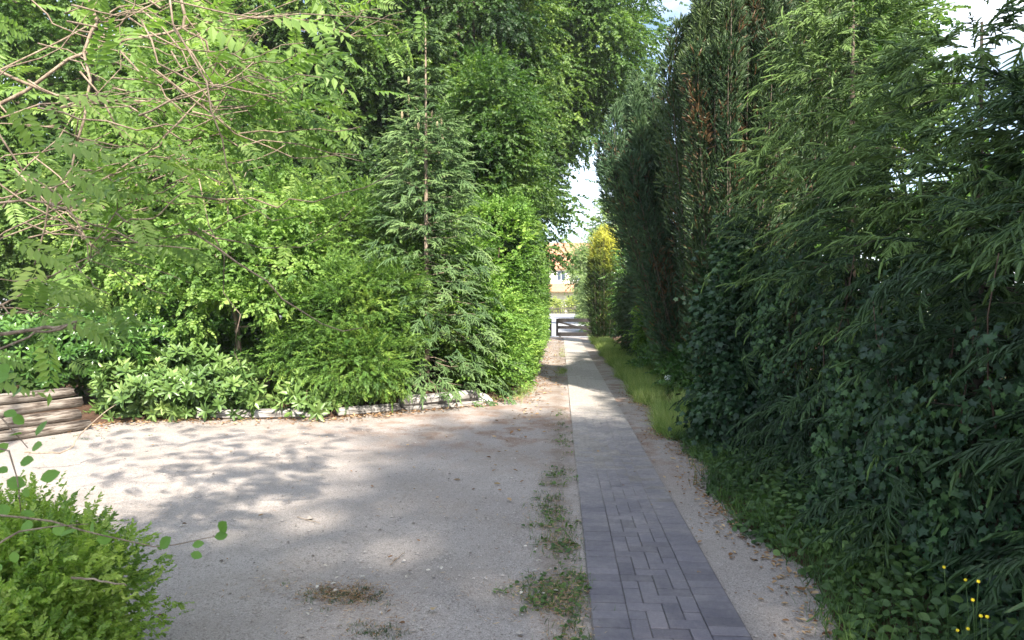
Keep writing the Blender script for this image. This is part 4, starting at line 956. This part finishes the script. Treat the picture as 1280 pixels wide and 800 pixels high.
# ------------------------------------------------------------------ grass, weeds, litter, flowers
def blades(name, pts, h, n_per, m, wid=.006, kind='stuff', tone=0.0, spread=.05):
    n = len(pts) * n_per; L = np.repeat(np.asarray(pts), n_per, 0) + rng.normal(0, spread, (n, 3)) * [1, 1, 0]
    bl = T([(-.5, 0, 0), (.5, 0, 0), (.38, .5, .05), (-.38, .5, .05), (0, 1, .28)], [(0, 1, 2, 3), (3, 2, 4)])
    bl.v[:, 0] *= 1.0
    hh = h * rng.uniform(.45, 1.2, n); b2 = T(bl.v * [wid / h, 1, 1], loops=bl.loops, counts=bl.counts, tone=[-.05, .05])
    D = np.tile([0, 0, 1.0], (n, 1)) + rnd(n, .38); mb = MB(); mb.inst(b2, L, D, rnd(n) * [1, 1, .1], hh, tone=rng.normal(tone, .16, n) + .16 * np.sin(L[:, 1] * 3.1 + L[:, 0] * 7))
    o = mb.build(name, m); tag(o, kind=kind); return o
def scat(n, x0, x1, y0, y1, f=None):
    p = np.stack([rng.uniform(x0, x1, n), rng.uniform(y0, y1, n), np.full(n, .0)], 1)
    return p if f is None else p[f(p)]
def clumpy(p): return (np.sin(p[:, 0] * 5 + p[:, 1] * 2.3) + np.sin(p[:, 1] * 3.7) + rng.normal(0, .7, len(p))) > -.1
def edgex(y): return 1.40 + .07 * np.sin(y * 1.9) + .05 * np.sin(y * 4.7) + .004 * y
p = scat(3600, 1.3, 2.0, 2.2, 34); p = p[(p[:, 0] > edgex(p[:, 1]) - .08 + .1 * rng.uniform(0, 1, len(p)))]; p[:, 2] = np.clip((p[:, 0] - 1.4) * .12, 0, .08)
pn = p[p[:, 1] < 8.6]; pf = p[p[:, 1] >= 8.6]; lq = G(835, 497); pf = pf[~((np.abs(pf[:, 0] - lq[0] * pf[:, 1] / lq[1]) < .13) & (pf[:, 1] < lq[1] + .1) & (pf[:, 1] > lq[1] - 2.2))]
tag(blades('verge_grass', pn, .2, 9, M_weed, .006), 'deep green grass along the foot of the ivy hedge', 'grass')
tag(blades('verge_grass', np.vstack([pf, pf + [.03, .1, 0]]), .3, 16, M_grass, .0055, tone=.14), 'sunlit pale tall grass along the far right verge', 'grass')  # raised tone puts the sunlit look into the blade colour
# leafy ground cover at the right
p = scat(7500, 1.3, 2.1, 1.6, 8.8); p = p[(p[:, 0] > edgex(p[:, 1]) + np.abs(rng.normal(0, .13, len(p))) - .06)]; p[:, 2] = np.clip((p[:, 0] - 1.35) * .5, 0, .3) * rng.uniform(.1, 1, len(p)) + .02
mb = MB(); n = len(p); mb.inst(leaf_oval(.7), p, nrm(rnd(n) * [1, 1, .3] + [-.4, 0, .2]), np.tile([-.4, -.2, 1.0], (n, 1)) + rnd(n, .35), .055 * rng.uniform(.5, 1.3, n), tone=rng.normal(0, .15, n)); tag(mb.build('verge_weeds', M_weed), 'low leafy weeds between gravel and ivy', 'weeds', kind='stuff')
# weed strip left of the path, moss patches
def patch(n, cx, cy, rx, ry): 
    q = rng.normal(0, 1, (n, 2)); return np.stack([cx + q[:, 0] * rx, cy + q[:, 1] * ry, np.zeros(n)], 1)
ws = np.vstack([patch(26, -.02, 6.6, .07, .25), patch(45, -.08, 5.6, .07, .25), patch(50, .0, 4.9, .1, .2), patch(60, -.08, 3.95, .1, .12), patch(45, .1, 4.2, .05, .3), patch(30, .06, 3.5, .08, .2), patch(10, .05, 8.2, .06, .4), patch(14, .02, 10.2, .05, .7)])
ws = ws[ws[:, 0] < PX0 - .02]
tag(blades('weed_strip_grass', ws, .05, 7, M_weed, .004, tone=.1), 'sparse grass tufts left of the brick path', 'grass')
w2 = ws[rng.uniform(0, 1, len(ws)) < .8]; w2 = np.repeat(w2, 3, 0) + rng.normal(0, .03, (len(w2) * 3, 3)) * [1, 1, 0]; w2 = w2[w2[:, 0] < PX0]; n = len(w2); w2[:, 2] = .012
mb = MB(); mb.inst(leaf_oval(.6), w2, nrm(rnd(n) * [1, 1, .1] + [0, 0, .25]), np.tile([0, 0, 1.0], (n, 1)) + rnd(n, .3), .035 * rng.uniform(.4, 1.4, n), tone=rng.normal(.1, .15, n)); tag(mb.build('weed_strip_leaves', M_weed), 'flat green weeds in the strip beside the path', 'weeds', kind='stuff')
g1 = np.vstack([patch(40, G(702, 466)[0], G(702, 466)[1], .06, .5), patch(25, G(703, 440)[0], G(703, 440)[1], .06, 1.5), patch(60, G(622, 492)[0], 12.4, .12, .25), patch(120, -.72, 13.2, .08, .5)])
tag(blades('track_grass', g1, .1, 8, M_grass, .006, tone=.15), 'grass tufts at the foot of the hedge and mid-track', 'grass')
ms = np.vstack([patch(60, G(430, 745)[0], G(430, 745)[1], .13, .06), patch(20, G(470, 790)[0], G(470, 790)[1], .08, .04), patch(14, G(100, 546)[0], G(100, 546)[1], .3, .2)])
tag(blades('moss_patch', ms, .02, 22, M_weed, .003, spread=.02), 'brown-green moss patch on the near gravel', 'moss')
# litter: curled dead leaves, chips and needles lying on the ground
def litter(name, pts, s, m, label, needles=False):
    n = len(pts); pts = pts.copy(); pts[:, 2] = .016
    tpl = leaf_diamond(.12, .0, 0) if needles else leaf_oval(.6, .18, -.12)
    D = rnd(n) * [1, 1, .06]; mb = MB(); mb.inst(tpl, pts, D, np.tile([0, 0, 1.0], (n, 1)) + rnd(n, .2), s * rng.uniform(.4, 1.3, n), tone=rng.normal(.2, .22, n)); tag(mb.build(name, m), label, 'litter', kind='stuff')
M_dead = leaf_mat('dead_leaf', (.07, .035, .02), (.22, .12, .06), (.45, .33, .2), trans=.15, rough=.8, spec=.1)
E = np.array(EDGE); k = 1500; s = rng.uniform(1, 7.9, k); i = s.astype(int); e = E[i] + (E[i + 1] - E[i]) * (s - i)[:, None]
e = np.stack([e[:, 0] + rng.normal(.1, .15, k), e[:, 1] - np.abs(rng.normal(0, .28, k)) + .05, np.zeros(k)], 1)
litter('fallen_leaves', e, .05, M_dead, 'dead leaves gathered along the planting bed')
litter('track_litter', np.vstack([scat(900, -.8, .15, 12.5, 34, clumpy), patch(500, -.55, 16, .15, 4)]), .055, M_dead, 'dead leaves on the left wheel track')
pr = scat(1100, 0, .45, 3, 14); pr[:, 0] = edgex(pr[:, 1]) - np.abs(rng.normal(0, .13, len(pr))); litter('verge_litter', pr, .035, M_dead, 'brown litter where the gravel meets the right verge')
litter('needle_litter', np.vstack([scat(5200, -7, PX0, 2.2, 10.5, clumpy), np.repeat(ms[:70], 14, 0) + rng.normal(0, .08, (980, 3)), np.repeat(ws, 9, 0) + rng.normal(0, .07, (len(ws) * 9, 3))]), .04, M_dead, 'fallen brown needles scattered on the gravel', True)
litter('path_litter', np.vstack([scat(60, .2, .95, 2.5, 12), scat(60, -5, 0, 3, 9), scat(60, .97, 1.35, 3, 9)]), .035, M_dead, 'single dead leaves on the path and gravel')
def pebbles(name, pts, size, m, label):
    n = len(pts); pts = pts.copy(); pts[:, 2] = .008; tt = T([(1, 0, 0), (.3, 1, .1), (-.8, .7, 0), (-.9, -.5, .1), (.2, -.9, 0), (.1, .1, .7)], [(0, 1, 5), (1, 2, 5), (2, 3, 5), (3, 4, 5), (4, 0, 5)])
    mb = MB(); mb.inst(tt, pts, rnd(n) * [1, 1, .02], np.tile([0, 0, 1.0], (n, 1)), size * np.exp(rng.normal(0, .45, n)), tone=rng.uniform(0, 1, n)); tag(mb.build(name, m), label, 'gravel', kind='stuff')
m, t = mat('pebble'); a_ = N(t, 'ShaderNodeAttribute', attribute_name='tone').outputs['Fac']
finish(t, ramp(t, a_, [(0, (.13, .11, .095)), (.5, (.3, .265, .235)), (1, (.42, .385, .35))]), .85, .2)
yy = 2.1 + 9 * rng.uniform(0, 1, 26000) ** 1.8; xx = rng.uniform(-6.5, 1.4, 26000); pb = np.stack([xx, yy, 0 * xx], 1); pb = pb[(xx < PX0 - .01) | (xx > PX1 + .01)]
pebbles('loose_gravel', pb, .004, m, 'loose small stones lying over the gravel yard')
M_chip = bark_mat('wood_chip', (.4, .36, .3), (.7, .66, .58), 40)
litter('wood_chips', np.vstack([patch(16, -1.2, 4.1, .25, .15), patch(10, -.1, 4.3, .12, .4), scat(14, -4, 0, 3.2, 9)]), .03, M_chip, 'pale wood chips scattered over the gravel')
# yellow flowers lower right
m, t = mat('petal_yellow'); finish(t, (.75, .62, .04), .6, .2); M_pet = m
fl = [(1180, 709), (1207, 725), (1223, 727), (1216, 750), (1226, 770), (1234, 771), (1197, 788), (1210, 786)]
fw = ['highest of the yellow flowers, alone under the ivy', 'yellow flower below the highest one, left of a pair', 'yellow flower just right of a similar bloom, second row down', 'small yellow flower in the middle of the group', 'left bloom of the touching yellow pair', 'right bloom of the touching yellow pair', 'lowest yellow flower, nearest the gravel', 'low yellow flower beside the lowest one']
for i, (x, y) in enumerate(fl):
    d = ray(x, y); t_ = 1.62 / d[0]; p = np.array([d[0] * t_, d[1] * t_, CAMH + d[2] * t_])
    ro = Root('yellow_flower', (p[0] + .03, p[1], 0), fw[i], 'flower', 'yellow flowers at the foot of the ivy')
    mb = MB(); mb.tube(wig((p[0] + .03, p[1], .0), p, 5, .1), .0015, 4); mb.build('stem', M_weed, ro, True)
    nb = 12; th = np.arange(nb) * 2 * math.pi / nb; up = nrm(np.array([-.5, -.6, .7])); a = nrm(np.cross(up, [0, 0, 1.0])); b = np.cross(up, a)
    D = np.cos(th)[:, None] * a + np.sin(th)[:, None] * b + up * .25; mb = MB(); mb.inst(leaf_diamond(.5), np.tile(p, (nb, 1)), D, np.tile(up, (nb, 1)), .0075); mb.inst(leaf_diamond(.6), np.tile(p, (nb, 1)), D + up * .8, np.tile(up, (nb, 1)), .006); mb.build('petals', M_pet, ro)

# ------------------------------------------------------------------ haze
m, t = mat('haze_air'); pv = N(t, 'ShaderNodeVolumePrincipled'); pv.inputs['Color'].default_value = (.9, .93, .95, 1); pv.inputs['Density'].default_value = .0006
pv.inputs['Anisotropy'].default_value = .2; o = N(t, 'ShaderNodeOutputMaterial'); t.links.new(pv.outputs[0], o.inputs['Volume'])
mb = MB(); mb.box((0, 0, 10.5), (905, 905, 11.6)); tag(mb.build('haze', m), kind='stuff')
